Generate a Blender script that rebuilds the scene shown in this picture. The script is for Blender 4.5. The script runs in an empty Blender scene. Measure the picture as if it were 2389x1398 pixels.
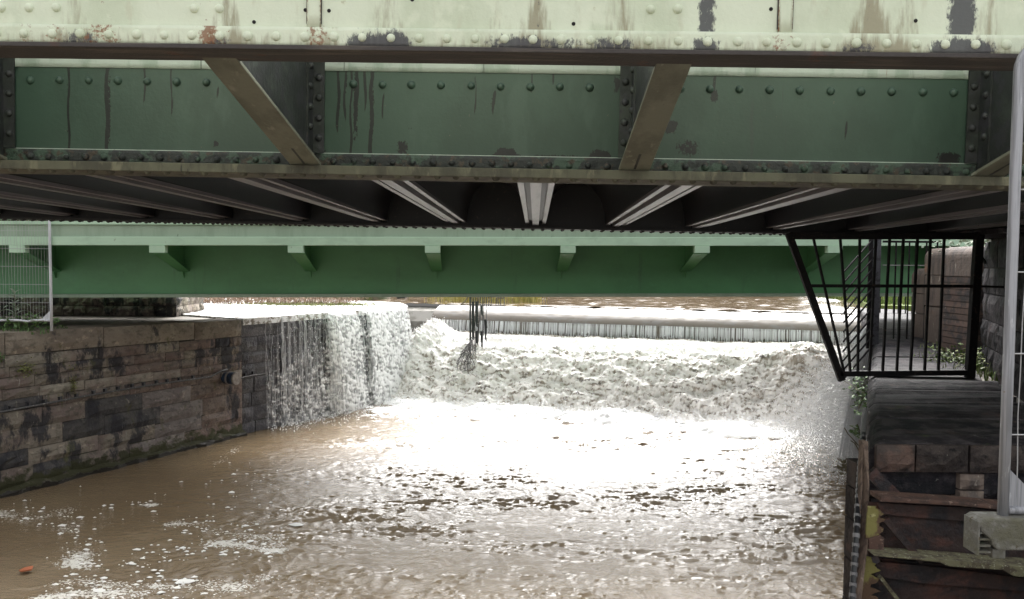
import bpy, bmesh, math, random
import numpy as np
from mathutils import Matrix, Vector
random.seed(7); RNG = np.random.default_rng(7)
SC = bpy.context.scene; COL = SC.collection

# ------------------------------------------------------------------ camera, sky, sun, exposure
EYE = Vector((0.0, 0.0, 3.3)); F = 1800.0; PCX, PCY = 1194.5, 699.0
PITCH = math.atan(82 / 1800.0); ROLL = math.radians(0.43)
fwd = Vector((0, math.cos(PITCH), -math.sin(PITCH))); up0 = Vector((0, math.sin(PITCH), math.cos(PITCH))); rt0 = Vector((1, 0, 0))
rgt = math.cos(ROLL) * rt0 + math.sin(ROLL) * up0; upv = math.cos(ROLL) * up0 - math.sin(ROLL) * rt0
cd = bpy.data.cameras.new('camera'); cam = bpy.data.objects.new('camera', cd); COL.objects.link(cam)
cd.sensor_width = 36; cd.lens = 36 * F / 2389; cd.clip_start = 0.05; cd.clip_end = 2000
mw = Matrix((rgt, upv, -fwd)).transposed().to_4x4(); mw.translation = EYE; cam.matrix_world = mw
SC.camera = cam

SUN_EL, SUN_DIR = math.radians(45), Vector((0.19, 0.98))      # veiled sun ahead of us, a little to the right
W = bpy.data.worlds.new('World'); SC.world = W; W.use_nodes = True
nt = W.node_tree; nt.nodes.clear()
sky = nt.nodes.new('ShaderNodeTexSky'); sky.sky_type = 'NISHITA'; sky.sun_disc = False
sky.sun_elevation = SUN_EL; sky.sun_rotation = math.atan2(SUN_DIR.x, SUN_DIR.y); sky.dust_density = 7; sky.air_density = 1.0; sky.ozone_density = 1.0
hs = nt.nodes.new('ShaderNodeHueSaturation'); hs.inputs['Saturation'].default_value = 0.10
bg = nt.nodes.new('ShaderNodeBackground'); bg.inputs['Strength'].default_value = 0.14
wo = nt.nodes.new('ShaderNodeOutputWorld')
nt.links.new(sky.outputs[0], hs.inputs['Color']); nt.links.new(hs.outputs[0], bg.inputs['Color']); nt.links.new(bg.outputs[0], wo.inputs['Surface'])
sd = bpy.data.lights.new('sun', 'SUN'); sd.energy = 0.62; sd.angle = math.radians(22); sd.color = (1, 0.95, 0.88)
sun = bpy.data.objects.new('sun', sd); COL.objects.link(sun)
sv = Vector((SUN_DIR.x * math.cos(SUN_EL), SUN_DIR.y * math.cos(SUN_EL), math.sin(SUN_EL)))
sun.rotation_euler = sv.to_track_quat('Z', 'Y').to_euler(); sun.location = (10, 20, 30)
SC.view_settings.view_transform = 'Standard'; SC.view_settings.look = 'None'; SC.view_settings.gamma = 1
SC.view_settings.use_curve_mapping = False
SC.view_settings.exposure = 1.95
SC.render.engine = 'CYCLES'; SC.cycles.max_bounces = 6; SC.cycles.transparent_max_bounces = 16
SC.cycles.use_denoising = True

def pt(px, py, Y):                          # measured photograph pixel -> point of the place at depth Y
    d = fwd + rgt * ((px - PCX) / F) + upv * ((PCY - py) / F)
    return EYE + d * (Y / d.y)
def ptz(px, py, Z):
    d = fwd + rgt * ((px - PCX) / F) + upv * ((PCY - py) / F)
    return EYE + d * ((Z - EYE.z) / d.z)

# ------------------------------------------------------------------ materials
def M(name, base, layers=(), rough=0.6, metal=0.0, bump=(), rnd=0.0, spec=0.5, transp=0.0, attr_rough=None, coat=0.0, trans=0.0):
    m = bpy.data.materials.new(name); m.use_nodes = True; t = m.node_tree; N = t.nodes; L = t.links
    b = N['Principled BSDF']; b.inputs['Metallic'].default_value = metal; b.inputs['Roughness'].default_value = rough
    b.inputs['Specular IOR Level'].default_value = spec
    g = N.new('ShaderNodeNewGeometry'); pos = g.outputs['Position']
    def noise(s, det, off, rg=0.6):
        mp = N.new('ShaderNodeMapping'); mp.inputs['Scale'].default_value = s if isinstance(s, tuple) else (s, s, s)
        mp.inputs['Location'].default_value = (off * 3.7, off * 1.3, off * 2.1)
        L.new(pos, mp.inputs['Vector'])
        n = N.new('ShaderNodeTexNoise'); n.inputs['Scale'].default_value = 1; n.inputs['Detail'].default_value = det; n.inputs['Roughness'].default_value = rg
        L.new(mp.outputs[0], n.inputs['Vector']); return n.outputs['Fac']
    def math_(op, a, bb, c=None):
        n = N.new('ShaderNodeMath'); n.operation = op
        for i, v in enumerate((a, bb, c)):
            if v is None: continue
            if hasattr(v, 'is_linked') or not isinstance(v, (int, float)): L.new(v, n.inputs[i])
            else: n.inputs[i].default_value = v
        return n.outputs[0]
    def smooth(v, lo, hi):
        n = N.new('ShaderNodeMapRange'); n.interpolation_type = 'SMOOTHSTEP'
        n.inputs['From Min'].default_value = lo; n.inputs['From Max'].default_value = hi
        L.new(v, n.inputs['Value']); return n.outputs[0]
    rgb = N.new('ShaderNodeRGB'); rgb.outputs[0].default_value = (*base, 1); cur = rgb.outputs[0]
    rcur = None
    for i, l in enumerate(layers):
        v = noise(l.get('s', 3.0), l.get('det', 7), l.get('off', i + 1.0), l.get('rg', 0.62))
        if 'attr' in l:
            a = N.new('ShaderNodeAttribute'); a.attribute_name = l['attr']
            v = math_('ADD', v, math_('MULTIPLY', math_('SUBTRACT', a.outputs['Fac'], 0.5), l.get('k', 1.0)))
        if 'z' in l:                           # growth or wet band below z[0], gone above z[1]
            sx = N.new('ShaderNodeSeparateXYZ'); L.new(pos, sx.inputs[0])
            mr = smooth(sx.outputs['Z'], l['z'][1], l['z'][0])
            v = math_('ADD', v, math_('MULTIPLY', math_('SUBTRACT', mr, 0.5), l.get('k', 1.0)))
        if 'up' in l:                          # moss that only holds on upward faces
            sx = N.new('ShaderNodeSeparateXYZ'); L.new(g.outputs['Normal'], sx.inputs[0])
            v = math_('ADD', v, math_('MULTIPLY', math_('SUBTRACT', smooth(sx.outputs['Z'], 0.2, 0.9), 0.5), l['up']))
        f = math_('MULTIPLY', smooth(v, l.get('lo', 0.45), l.get('hi', 0.6)), l.get('a', 1.0))
        mx = N.new('ShaderNodeMix'); mx.data_type = 'RGBA'; L.new(f, mx.inputs[0]); L.new(cur, mx.inputs[6]); mx.inputs[7].default_value = (*l['c'], 1)
        cur = mx.outputs[2]
        if 'r' in l:
            mr = N.new('ShaderNodeMix'); L.new(f, mr.inputs[0])
            if rcur is None: mr.inputs[2].default_value = rough
            else: L.new(rcur, mr.inputs[2])
            mr.inputs[3].default_value = l['r']; rcur = mr.outputs[0]
    if rnd:
        oi = N.new('ShaderNodeObjectInfo'); h = N.new('ShaderNodeHueSaturation')
        h.inputs['Value'].default_value = 1; L.new(math_('ADD', math_('MULTIPLY', oi.outputs['Random'], 2 * rnd), 1 - rnd), h.inputs['Value'])
        L.new(cur, h.inputs['Color']); cur = h.outputs[0]
    L.new(cur, b.inputs['Base Color'])
    if rcur is not None: L.new(rcur, b.inputs['Roughness'])
    prev = None
    for i, (s, st, dist) in enumerate(bump):
        bn = N.new('ShaderNodeBump'); bn.inputs['Strength'].default_value = st; bn.inputs['Distance'].default_value = dist
        L.new(noise(s, 6, 20 + i), bn.inputs['Height'])
        if prev is not None: L.new(prev, bn.inputs['Normal'])
        prev = bn.outputs[0]
    if prev is not None: L.new(prev, b.inputs['Normal'])
    if trans: b.inputs['Transmission Weight'].default_value = trans
    if transp:
        tb = N.new('ShaderNodeBsdfTransparent'); ms = N.new('ShaderNodeMixShader'); ms.inputs[0].default_value = transp
        L.new(b.outputs[0], ms.inputs[1]); L.new(tb.outputs[0], ms.inputs[2]); L.new(ms.outputs[0], N['Material Output'].inputs['Surface'])
    return m

RUST = (0.16, 0.055, 0.025); SOOT = (0.03, 0.03, 0.035)
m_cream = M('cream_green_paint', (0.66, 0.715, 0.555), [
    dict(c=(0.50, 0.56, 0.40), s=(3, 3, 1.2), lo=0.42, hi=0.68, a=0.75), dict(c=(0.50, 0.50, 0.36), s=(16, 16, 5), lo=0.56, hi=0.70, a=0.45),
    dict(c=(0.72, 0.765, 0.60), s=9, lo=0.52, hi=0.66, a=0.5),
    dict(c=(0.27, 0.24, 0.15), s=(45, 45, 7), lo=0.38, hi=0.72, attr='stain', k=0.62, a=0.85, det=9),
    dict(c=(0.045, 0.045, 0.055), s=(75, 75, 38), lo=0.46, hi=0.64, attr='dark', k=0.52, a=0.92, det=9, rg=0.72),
    dict(c=(0.22, 0.085, 0.03), s=70, lo=0.60, hi=0.72, attr='rust', k=0.42, a=0.85, det=9, rg=0.7),
    dict(c=(0.30, 0.27, 0.10), s=14, lo=0.66, hi=0.74, a=0.5),
], rough=0.55, bump=[(70, 0.35, 0.004), (14, 0.3, 0.008)])
m_edge = M('flaking_dark_underside', (0.055, 0.048, 0.045), [dict(c=(0.13, 0.11, 0.09), s=(2, 20, 40), lo=0.5, hi=0.7), dict(c=RUST, s=8, lo=0.6, hi=0.74, a=0.5)], rough=0.8, bump=[(60, 0.6, 0.006)])
m_webgreen = M('old_green_paint', (0.037, 0.070, 0.051), [
    dict(c=(0.026, 0.050, 0.036), s=(1.6, 1.6, 1.0), lo=0.42, hi=0.6, a=0.8),
    dict(c=(0.055, 0.09, 0.07), s=(5, 5, 2), lo=0.55, hi=0.7, a=0.5),
    dict(c=(0.035, 0.045, 0.04), s=(38, 38, 1.3), lo=0.66, hi=0.72, det=4, a=0.5), dict(c=(0.007, 0.009, 0.008), s=(60, 60, 9), lo=0.44, hi=0.56, attr='rust', k=0.75), dict(c=(0.06, 0.075, 0.06), s=(60, 60, 20), lo=0.69, hi=0.73, det=4, a=0.7),
    dict(c=(0.006, 0.006, 0.007), s=(85, 85, 45), lo=0.52, hi=0.58, attr='dark', k=0.6, det=9, rg=0.7),
    dict(c=(0.11, 0.10, 0.08), s=40, lo=0.70, hi=0.74),
], rough=0.5, bump=[(50, 0.3, 0.004), (6, 0.2, 0.01)])
m_strip = M('pale_green_band', (0.42, 0.47, 0.43), [
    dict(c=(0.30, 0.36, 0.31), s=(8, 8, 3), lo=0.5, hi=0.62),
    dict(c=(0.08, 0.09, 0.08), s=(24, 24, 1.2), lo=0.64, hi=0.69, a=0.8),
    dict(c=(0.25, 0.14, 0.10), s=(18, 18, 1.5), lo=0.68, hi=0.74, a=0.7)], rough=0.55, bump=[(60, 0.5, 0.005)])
m_scab = M('scabbed_black_paint', (0.022, 0.025, 0.025), [
    dict(c=(0.05, 0.082, 0.06), s=9, lo=0.5, hi=0.56, a=0.9),
    dict(c=(0.055, 0.04, 0.03), s=22, lo=0.55, hi=0.63),
    dict(c=(0.13, 0.14, 0.13), s=45, lo=0.68, hi=0.72)], rough=0.6, bump=[(25, 0.9, 0.015), (90, 0.5, 0.005)])
m_khaki = M('mossy_khaki_steel', (0.105, 0.102, 0.072), [
    dict(c=(0.06, 0.056, 0.042), s=(8, 8, 3), lo=0.42, hi=0.62),
    dict(c=(0.16, 0.15, 0.105), s=(14, 14, 4), lo=0.55, hi=0.68),
    dict(c=(0.14, 0.065, 0.03), s=5, lo=0.64, hi=0.76, a=0.5),
    dict(c=(0.03, 0.028, 0.025), s=(30, 30, 3), lo=0.66, hi=0.72)], rough=0.75, bump=[(40, 0.5, 0.006), (120, 0.3, 0.002)])
m_strut = M('dirty_olive_paint', (0.19, 0.195, 0.15), [dict(c=(0.13, 0.132, 0.10), s=(6, 3, 3), lo=0.42, hi=0.62), dict(c=(0.25, 0.25, 0.20), s=(22, 9, 9), lo=0.58, hi=0.7), dict(c=(0.05, 0.045, 0.035), s=(60, 10, 10), lo=0.67, hi=0.72, a=0.8), dict(c=(0.13, 0.06, 0.03), s=7, lo=0.68, hi=0.78, a=0.6)], rough=0.7, bump=[(50, 0.5, 0.005)])
m_gusset = M('dark_green_black_steel', (0.018, 0.021, 0.02), [dict(c=(0.035, 0.043, 0.037), s=6, lo=0.5, hi=0.65), dict(c=SOOT, s=11, lo=0.5, hi=0.6), dict(c=(0.05, 0.04, 0.03), s=30, lo=0.64, hi=0.7)], rough=0.6, bump=[(40, 0.6, 0.006)])
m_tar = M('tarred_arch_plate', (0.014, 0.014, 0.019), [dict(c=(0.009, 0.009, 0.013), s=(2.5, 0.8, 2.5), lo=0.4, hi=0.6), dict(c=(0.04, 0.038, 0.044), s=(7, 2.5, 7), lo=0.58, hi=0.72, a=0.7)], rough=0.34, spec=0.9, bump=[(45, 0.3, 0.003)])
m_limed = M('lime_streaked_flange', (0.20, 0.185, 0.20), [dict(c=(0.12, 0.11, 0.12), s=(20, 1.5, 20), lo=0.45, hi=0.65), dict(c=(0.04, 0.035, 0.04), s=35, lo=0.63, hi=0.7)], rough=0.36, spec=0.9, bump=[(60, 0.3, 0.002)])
m_black = M('black_tarred_steel', (0.012, 0.012, 0.014), [dict(c=(0.05, 0.035, 0.03), s=30, lo=0.6, hi=0.72)], rough=0.5)
m_hole = M('dark_hole', (0.012, 0.01, 0.01), rough=0.9)
# newer bridge
m_ngreen = M('green_bridge_paint', (0.115, 0.32, 0.14), [dict(c=(0.10, 0.275, 0.12), s=(0.7, 0.7, 1.2), lo=0.42, hi=0.62), dict(c=(0.085, 0.19, 0.10), s=(8, 8, 0.8), lo=0.58, hi=0.74, a=0.6), dict(c=(0.05, 0.07, 0.045), s=(22, 22, 8), lo=0.70, hi=0.74, a=0.7), dict(c=(0.12, 0.33, 0.16), s=12, lo=0.55, hi=0.7, a=0.5)], rough=0.42, bump=[(120, 0.12, 0.002)])
m_nlight = M('skylit_green_bridge_paint', (0.45, 0.63, 0.46), [dict(c=(0.38, 0.54, 0.39), s=(2.5, 2.5, 5), lo=0.5, hi=0.7), dict(c=(0.13, 0.17, 0.11), s=(14, 14, 7), lo=0.66, hi=0.74, a=0.7)], rough=0.45, bump=[(90, 0.12, 0.002)])  # bridge green made paler for edge parts, sky light put into the colour
m_nkick = M('dull_green_bridge_paint', (0.31, 0.40, 0.30), [dict(c=(0.26, 0.34, 0.25), s=(6, 6, 1.2), lo=0.45, hi=0.65), dict(c=(0.05, 0.06, 0.04), s=(10, 10, 5), lo=0.67, hi=0.73, a=0.8)], rough=0.5, bump=[(90, 0.15, 0.002)])
m_conc = M('grey_concrete', (0.24, 0.23, 0.21), [dict(c=(0.16, 0.15, 0.13), s=4, lo=0.45, hi=0.6), dict(c=(0.3, 0.29, 0.26), s=30, lo=0.55, hi=0.65, a=0.5)], rough=0.85, bump=[(40, 0.5, 0.006)])
# masonry
BLK = (0.028, 0.028, 0.033)
def stone_mat(name, base, warm, green=True, rnd=0.3, dark_a=0.9, dark=(0.52, 0.60), lime=0.8):
    ls = [dict(c=warm, s=(1.7, 1.7, 2.4), lo=0.42, hi=0.62), dict(c=(base[0] * 1.7, base[1] * 1.65, base[2] * 1.6), s=(7, 7, 10), lo=0.56, hi=0.68, a=0.7),
          dict(c=(base[0] * 0.55, base[1] * 0.55, base[2] * 0.55), s=(9, 9, 14), lo=0.48, hi=0.66),
          dict(c=(0.34, 0.31, 0.25), s=(11, 11, 4), lo=0.62, hi=0.70, a=lime),
          dict(c=BLK, s=(2.3, 2.3, 0.9), lo=dark[0], hi=dark[1], a=dark_a, off=9, det=9, rg=0.68),
          dict(c=(0.085, 0.085, 0.03), s=(4, 4, 1.6), lo=0.60, hi=0.70, a=0.7),
          dict(c=(0.34, 0.32, 0.29), s=(22, 22, 3.0), lo=0.64, hi=0.72, a=lime)]
    if green: ls += [dict(c=(0.045, 0.045, 0.022), s=(5, 5, 6), z=(0.02, 0.55), k=0.5, lo=0.52, hi=0.66), dict(c=(0.025, 0.022, 0.018), s=(7, 7, 7), z=(0.0, 0.16), k=0.7, lo=0.55, hi=0.68, r=0.25)]
    return M(name, base, ls, rough=0.8, bump=[(18, 0.8, 0.02), (70, 0.6, 0.006)], rnd=rnd, spec=0.25)
m_stone = stone_mat('weathered_brown_stone', (0.195, 0.17, 0.138), (0.165, 0.128, 0.115), rnd=0.16, dark=(0.505, 0.575))
m_stone_pale = stone_mat('pale_lichened_stone', (0.27, 0.245, 0.20), (0.22, 0.175, 0.15), rnd=0.12, dark=(0.56, 0.63))
m_stone_red = stone_mat('dull_red_stone', (0.165, 0.132, 0.112), (0.145, 0.104, 0.09), rnd=0.12, dark=(0.55, 0.63), lime=0.5)
m_stone_mauve = stone_mat('lime_run_mauve_stone', (0.195, 0.172, 0.16), (0.15, 0.127, 0.12), rnd=0.12, dark=(0.58, 0.66), lime=1.0)
m_stone_black = stone_mat('black_damp_stone', (0.08, 0.075, 0.072), (0.055, 0.052, 0.055), rnd=0.12, dark=(0.46, 0.56), lime=0.45)
m_cope = stone_mat('smooth_brown_coping', (0.25, 0.215, 0.17), (0.195, 0.16, 0.13), green=False, rnd=0.12, dark=(0.60, 0.68), lime=0.4)
m_wet = M('wet_grey_stone', (0.12, 0.115, 0.12), [dict(c=(0.07, 0.068, 0.075), s=(3, 3, 4), lo=0.45, hi=0.6), dict(c=(0.26, 0.25, 0.25), s=(16, 16, 9), lo=0.6, hi=0.72, a=0.7), dict(c=(0.03, 0.03, 0.035), s=(5, 5, 1), lo=0.56, hi=0.66)], rough=0.6, spec=0.25, bump=[(24, 1.0, 0.03), (80, 0.6, 0.006)], rnd=0.2)
m_mortar = M('dark_mortar', (0.045, 0.04, 0.034), [dict(c=(0.09, 0.08, 0.065), s=14, lo=0.5, hi=0.65), dict(c=(0.03, 0.04, 0.015), s=5, z=(0.1, 0.7), k=0.5)], rough=0.95, bump=[(40, 0.8, 0.01)])
m_pier_front = M('brown_purple_block_stone', (0.062, 0.05, 0.047), [dict(c=(0.03, 0.025, 0.025), s=6, lo=0.42, hi=0.6), dict(c=(0.11, 0.072, 0.06), s=4, lo=0.55, hi=0.7), dict(c=(0.25, 0.23, 0.21), s=(34, 34, 14), lo=0.69, hi=0.73), dict(c=(0.015, 0.014, 0.015), s=9, lo=0.6, hi=0.68)], rough=0.7, spec=0.15, bump=[(14, 1.0, 0.03), (60, 0.8, 0.008)], rnd=0.25)
m_pier = M('sooty_purple_stone', (0.052, 0.046, 0.05), [dict(c=(0.02, 0.018, 0.021), s=(7, 9, 9), lo=0.42, hi=0.6), dict(c=(0.07, 0.05, 0.048), s=5, lo=0.58, hi=0.7), dict(c=(0.20, 0.19, 0.185), s=(9, 13, 10), lo=0.66, hi=0.72, a=0.8), dict(c=(0.014, 0.014, 0.017), s=(4.5, 5, 5), lo=0.50, hi=0.62), dict(c=(0.17, 0.16, 0.15), s=(26, 44, 40), lo=0.66, hi=0.71, a=0.8), dict(c=(0.05, 0.06, 0.025), s=5, lo=0.60, hi=0.72, a=0.7)], rough=0.6, bump=[((3, 30, 12), 0.4, 0.02), ((12, 40, 40), 0.8, 0.012), (60, 0.7, 0.008)], rnd=0.2, spec=0.10)
m_post = M('scarred_red_sandstone', (0.155, 0.118, 0.10), [dict(c=(0.09, 0.072, 0.066), s=(8, 8, 1.5), lo=0.45, hi=0.6), dict(c=(0.33, 0.29, 0.25), s=(16, 16, 5), lo=0.62, hi=0.68), dict(c=(0.22, 0.12, 0.075), s=3, lo=0.58, hi=0.7)], rough=0.8, bump=[(20, 0.8, 0.02), (60, 0.6, 0.006)], rnd=0.12)
m_brick = M('sooty_brick', (0.13, 0.085, 0.07), [dict(c=(0.05, 0.042, 0.042), s=7, lo=0.42, hi=0.6), dict(c=(0.24, 0.2, 0.17), s=30, lo=0.64, hi=0.7)], rough=0.85, bump=[(60, 0.7, 0.006)], rnd=0.35)
m_soil = M('bank_earth', (0.10, 0.08, 0.055), [dict(c=(0.05, 0.06, 0.025), s=3, lo=0.45, hi=0.6), dict(c=(0.16, 0.13, 0.10), s=12, lo=0.55, hi=0.65)], rough=0.95, bump=[(30, 0.8, 0.02)])
m_slab = M('damp_stone_paving', (0.15, 0.13, 0.105), [dict(c=(0.09, 0.08, 0.065), s=2.5, lo=0.42, hi=0.6), dict(c=(0.05, 0.07, 0.025), s=6, lo=0.6, hi=0.7), dict(c=(0.25, 0.23, 0.2), s=40, lo=0.64, hi=0.7)], rough=0.6, bump=[(20, 0.7, 0.012)])
m_field = M('far_meadow', (0.10, 0.15, 0.035), [dict(c=(0.16, 0.19, 0.05), s=0.4, lo=0.4, hi=0.6), dict(c=(0.06, 0.10, 0.025), s=3, lo=0.5, hi=0.65)], rough=0.95)
# metals and oddments
m_galv = M('galvanised_steel', (0.36, 0.365, 0.39), [dict(c=(0.24, 0.245, 0.26), s=(120, 120, 3), lo=0.45, hi=0.6), dict(c=(0.55, 0.56, 0.58), s=(30, 30, 5), lo=0.6, hi=0.66), dict(c=(0.28, 0.24, 0.2), s=40, lo=0.70, hi=0.74)], rough=0.5, metal=0.35, bump=[(90, 0.2, 0.001)])
m_galv_brightened = M('brightened_galvanised_steel', (0.66, 0.67, 0.70), [dict(c=(0.5, 0.51, 0.53), s=(30, 30, 3), lo=0.45, hi=0.6)], rough=0.5, metal=0.2)  # left fence steel, brightened in colour to make up for the bridge shade
m_wire = M('dull_fence_wire', (0.42, 0.42, 0.42), rough=0.5, metal=0.4)
m_rail = M('black_painted_railing', (0.012, 0.011, 0.012), [dict(c=(0.045, 0.03, 0.025), s=25, lo=0.58, hi=0.7)], rough=0.6, spec=0.15, bump=[(60, 0.3, 0.003)])
m_greyrail = M('grey_railing_post', (0.07, 0.072, 0.085), [dict(c=(0.03, 0.03, 0.035), s=20, lo=0.5, hi=0.6)], rough=0.5)
m_rustplate = M('rusted_plate', (0.042, 0.026, 0.024), [dict(c=(0.085, 0.038, 0.03), s=(6, 6, 9), lo=0.48, hi=0.62), dict(c=(0.018, 0.016, 0.019), s=(4, 4, 4), lo=0.46, hi=0.6), dict(c=(0.2, 0.19, 0.18), s=(12, 12, 9), lo=0.70, hi=0.74, a=0.7)], rough=0.6, bump=[(26, 0.8, 0.015), (90, 0.5, 0.004)], rnd=0.2)
m_rustedge = M('bright_rust_edge', (0.10, 0.055, 0.042), [dict(c=(0.05, 0.03, 0.025), s=14, lo=0.45, hi=0.6), dict(c=(0.28, 0.2, 0.16), s=40, lo=0.58, hi=0.68)], rough=0.75, bump=[(60, 0.7, 0.004)])
m_lichen = M('lichen_crusted_edge', (0.16, 0.15, 0.09), [dict(c=(0.08, 0.065, 0.045), s=20, lo=0.45, hi=0.58), dict(c=(0.36, 0.36, 0.27), s=50, lo=0.58, hi=0.66)], rough=0.9, bump=[(60, 0.7, 0.004)])
m_yellow = M('peeling_yellow_paint', (0.22, 0.20, 0.065), [dict(c=(0.11, 0.065, 0.04), s=(7, 7, 5), lo=0.46, hi=0.54), dict(c=(0.44, 0.42, 0.2), s=20, lo=0.58, hi=0.68), dict(c=(0.08, 0.05, 0.03), s=28, lo=0.62, hi=0.68)], rough=0.7, bump=[(40, 0.7, 0.006)])
m_timber = M('weathered_fender_timber', (0.155, 0.11, 0.085), [dict(c=(0.08, 0.055, 0.045), s=(30, 30, 2), lo=0.45, hi=0.6), dict(c=(0.26, 0.2, 0.16), s=(40, 40, 3), lo=0.6, hi=0.68)], rough=0.85, bump=[((60, 60, 4), 0.8, 0.006)])
m_footblock = M('mossy_rubber_concrete', (0.14, 0.135, 0.115), [dict(c=(0.2, 0.195, 0.175), s=25, lo=0.5, hi=0.62), dict(c=(0.09, 0.075, 0.045), s=38, lo=0.60, hi=0.66), dict(c=(0.12, 0.115, 0.08), s=7, lo=0.5, hi=0.65)], rough=0.95, bump=[(45, 1.0, 0.01), (140, 0.6, 0.003)])
m_hose = M('black_hose', (0.014, 0.014, 0.017), rough=0.4); m_band = M('grey_hose_wrap', (0.16, 0.155, 0.16), rough=0.45)
m_cable = M('dusty_black_cable', (0.07, 0.068, 0.068), [dict(c=(0.20, 0.19, 0.18), s=30, lo=0.55, hi=0.65)], rough=0.6)
m_bluepipe = M('blue_plastic_pipe', (0.022, 0.04, 0.075), [dict(c=(0.01, 0.012, 0.016), s=8, lo=0.5, hi=0.65)], rough=0.4)
m_pipecap = M('grey_brown_pipe_cap', (0.22, 0.19, 0.17), [dict(c=(0.14, 0.12, 0.1), s=12, lo=0.45, hi=0.6)], rough=0.7)
m_debris = M('weed_hung_wire', (0.05, 0.045, 0.042), [dict(c=(0.30, 0.29, 0.27), s=16, lo=0.56, hi=0.64)], rough=0.6)
m_leaf = M('weed_leaf', (0.075, 0.15, 0.045), [dict(c=(0.12, 0.20, 0.06), s=12, lo=0.45, hi=0.6)], rough=0.55)
m_pale_leaf = M('pale_weed_leaf', (0.33, 0.40, 0.30), [dict(c=(0.22, 0.30, 0.19), s=12, lo=0.45, hi=0.6)], rough=0.55)
m_farleaf = M('far_foliage', (0.075, 0.075, 0.035), [dict(c=(0.10, 0.07, 0.04), s=0.8, lo=0.45, hi=0.6)], rough=0.8)
m_ivy = M('yellow_green_creeper', (0.19, 0.20, 0.05), [dict(c=(0.09, 0.12, 0.03), s=14, lo=0.45, hi=0.6)], rough=0.6)
m_grass = M('lush_grass', (0.11, 0.17, 0.035), [dict(c=(0.20, 0.22, 0.06), s=5, lo=0.45, hi=0.62), dict(c=(0.055, 0.10, 0.02), s=14, lo=0.5, hi=0.62)], rough=0.6)
m_reed = M('straw_reed', (0.42, 0.36, 0.13), [dict(c=(0.26, 0.25, 0.08), s=6, lo=0.45, hi=0.6)], rough=0.7)
m_twig = M('brown_flood_litter', (0.20, 0.13, 0.085), [dict(c=(0.10, 0.065, 0.045), s=9, lo=0.45, hi=0.6), dict(c=(0.33, 0.26, 0.18), s=25, lo=0.58, hi=0.66)], rough=0.9)
m_stem = M('plant_stem', (0.12, 0.10, 0.055), rough=0.7)
m_orange = M('orange_leaf', (0.36, 0.10, 0.035), rough=0.6)
# water
BROWN = (0.165, 0.118, 0.069)
FOAMW = (0.80, 0.80, 0.80)
m_river = M('silty_river_water', BROWN, [
    dict(c=(0.195, 0.143, 0.086), s=0.6, lo=0.4, hi=0.62),
    dict(c=(0.62, 0.60, 0.55), s=(30, 46, 30), attr='fleck', k=0.42, lo=0.60, hi=0.68, det=4, rg=0.55, r=0.7),
    dict(c=FOAMW, s=(7, 20, 7), attr='foam', k=1.15, lo=0.46, hi=0.58, det=9, rg=0.68, r=0.7)], rough=0.02, spec=0.75, bump=[((11, 30, 14), 0.45, 0.03), ((26, 70, 45), 0.35, 0.012)])
m_up = M('upstream_water', (0.20, 0.15, 0.10), [dict(c=(0.14, 0.10, 0.065), s=0.8, lo=0.4, hi=0.6)], rough=0.07, spec=0.6, bump=[((5, 16, 5), 0.12, 0.03), ((16, 40, 16), 0.08, 0.01)])
m_crest = M('glassy_weir_water', (0.15, 0.13, 0.11), [dict(c=(0.19, 0.185, 0.185), s=(2, 2, 9), lo=0.5, hi=0.65, a=0.5), dict(c=(0.12, 0.10, 0.075), s=(11, 11, 1.2), lo=0.6, hi=0.7)], rough=0.25, spec=0.25, bump=[((14, 14, 2.5), 0.15, 0.005)])
m_film = M('ledge_water', (0.24, 0.21, 0.17), [dict(c=(0.80, 0.80, 0.80), s=(3, 9, 9), lo=0.40, hi=0.56, r=0.6)], rough=0.06, spec=0.7, bump=[((8, 24, 8), 0.2, 0.012)])  # white patches: part foam, part sky reflection put into the colour
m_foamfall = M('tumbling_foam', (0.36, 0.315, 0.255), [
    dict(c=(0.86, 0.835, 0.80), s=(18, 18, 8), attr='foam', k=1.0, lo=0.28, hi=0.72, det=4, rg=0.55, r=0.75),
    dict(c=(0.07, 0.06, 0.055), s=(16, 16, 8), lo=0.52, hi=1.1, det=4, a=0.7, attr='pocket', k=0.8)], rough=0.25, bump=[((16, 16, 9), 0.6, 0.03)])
m_strand = M('white_falling_water', (0.82, 0.83, 0.84), rough=0.35, transp=0.3)
def sheet_material():
    m = M('torn_falling_water', (0.80, 0.80, 0.79), rough=0.45, spec=0.4); t = m.node_tree; N = t.nodes; L = t.links
    a = N.new('ShaderNodeAttribute'); a.attribute_name = 'foam'; g = N.new('ShaderNodeNewGeometry'); mp = N.new('ShaderNodeMapping'); mp.inputs['Scale'].default_value = (34, 34, 2.4); L.new(g.outputs['Position'], mp.inputs['Vector'])
    n = N.new('ShaderNodeTexNoise'); n.inputs['Scale'].default_value = 1; n.inputs['Detail'].default_value = 5; L.new(mp.outputs[0], n.inputs['Vector'])
    ad = N.new('ShaderNodeMath'); ad.operation = 'ADD'; L.new(a.outputs['Fac'], ad.inputs[0]); L.new(n.outputs['Fac'], ad.inputs[1])
    mr = N.new('ShaderNodeMapRange'); mr.interpolation_type = 'SMOOTHSTEP'; mr.inputs['From Min'].default_value = 0.84; mr.inputs['From Max'].default_value = 1.42; mr.inputs['To Max'].default_value = 0.95; L.new(ad.outputs[0], mr.inputs['Value'])
    tb = N.new('ShaderNodeBsdfTransparent'); ms = N.new('ShaderNodeMixShader'); L.new(mr.outputs[0], ms.inputs[0]); L.new(tb.outputs[0], ms.inputs[1]); L.new(N['Principled BSDF'].outputs[0], ms.inputs[2]); L.new(ms.outputs[0], N['Material Output'].inputs['Surface']); return m
m_sheetfall = sheet_material()
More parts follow.
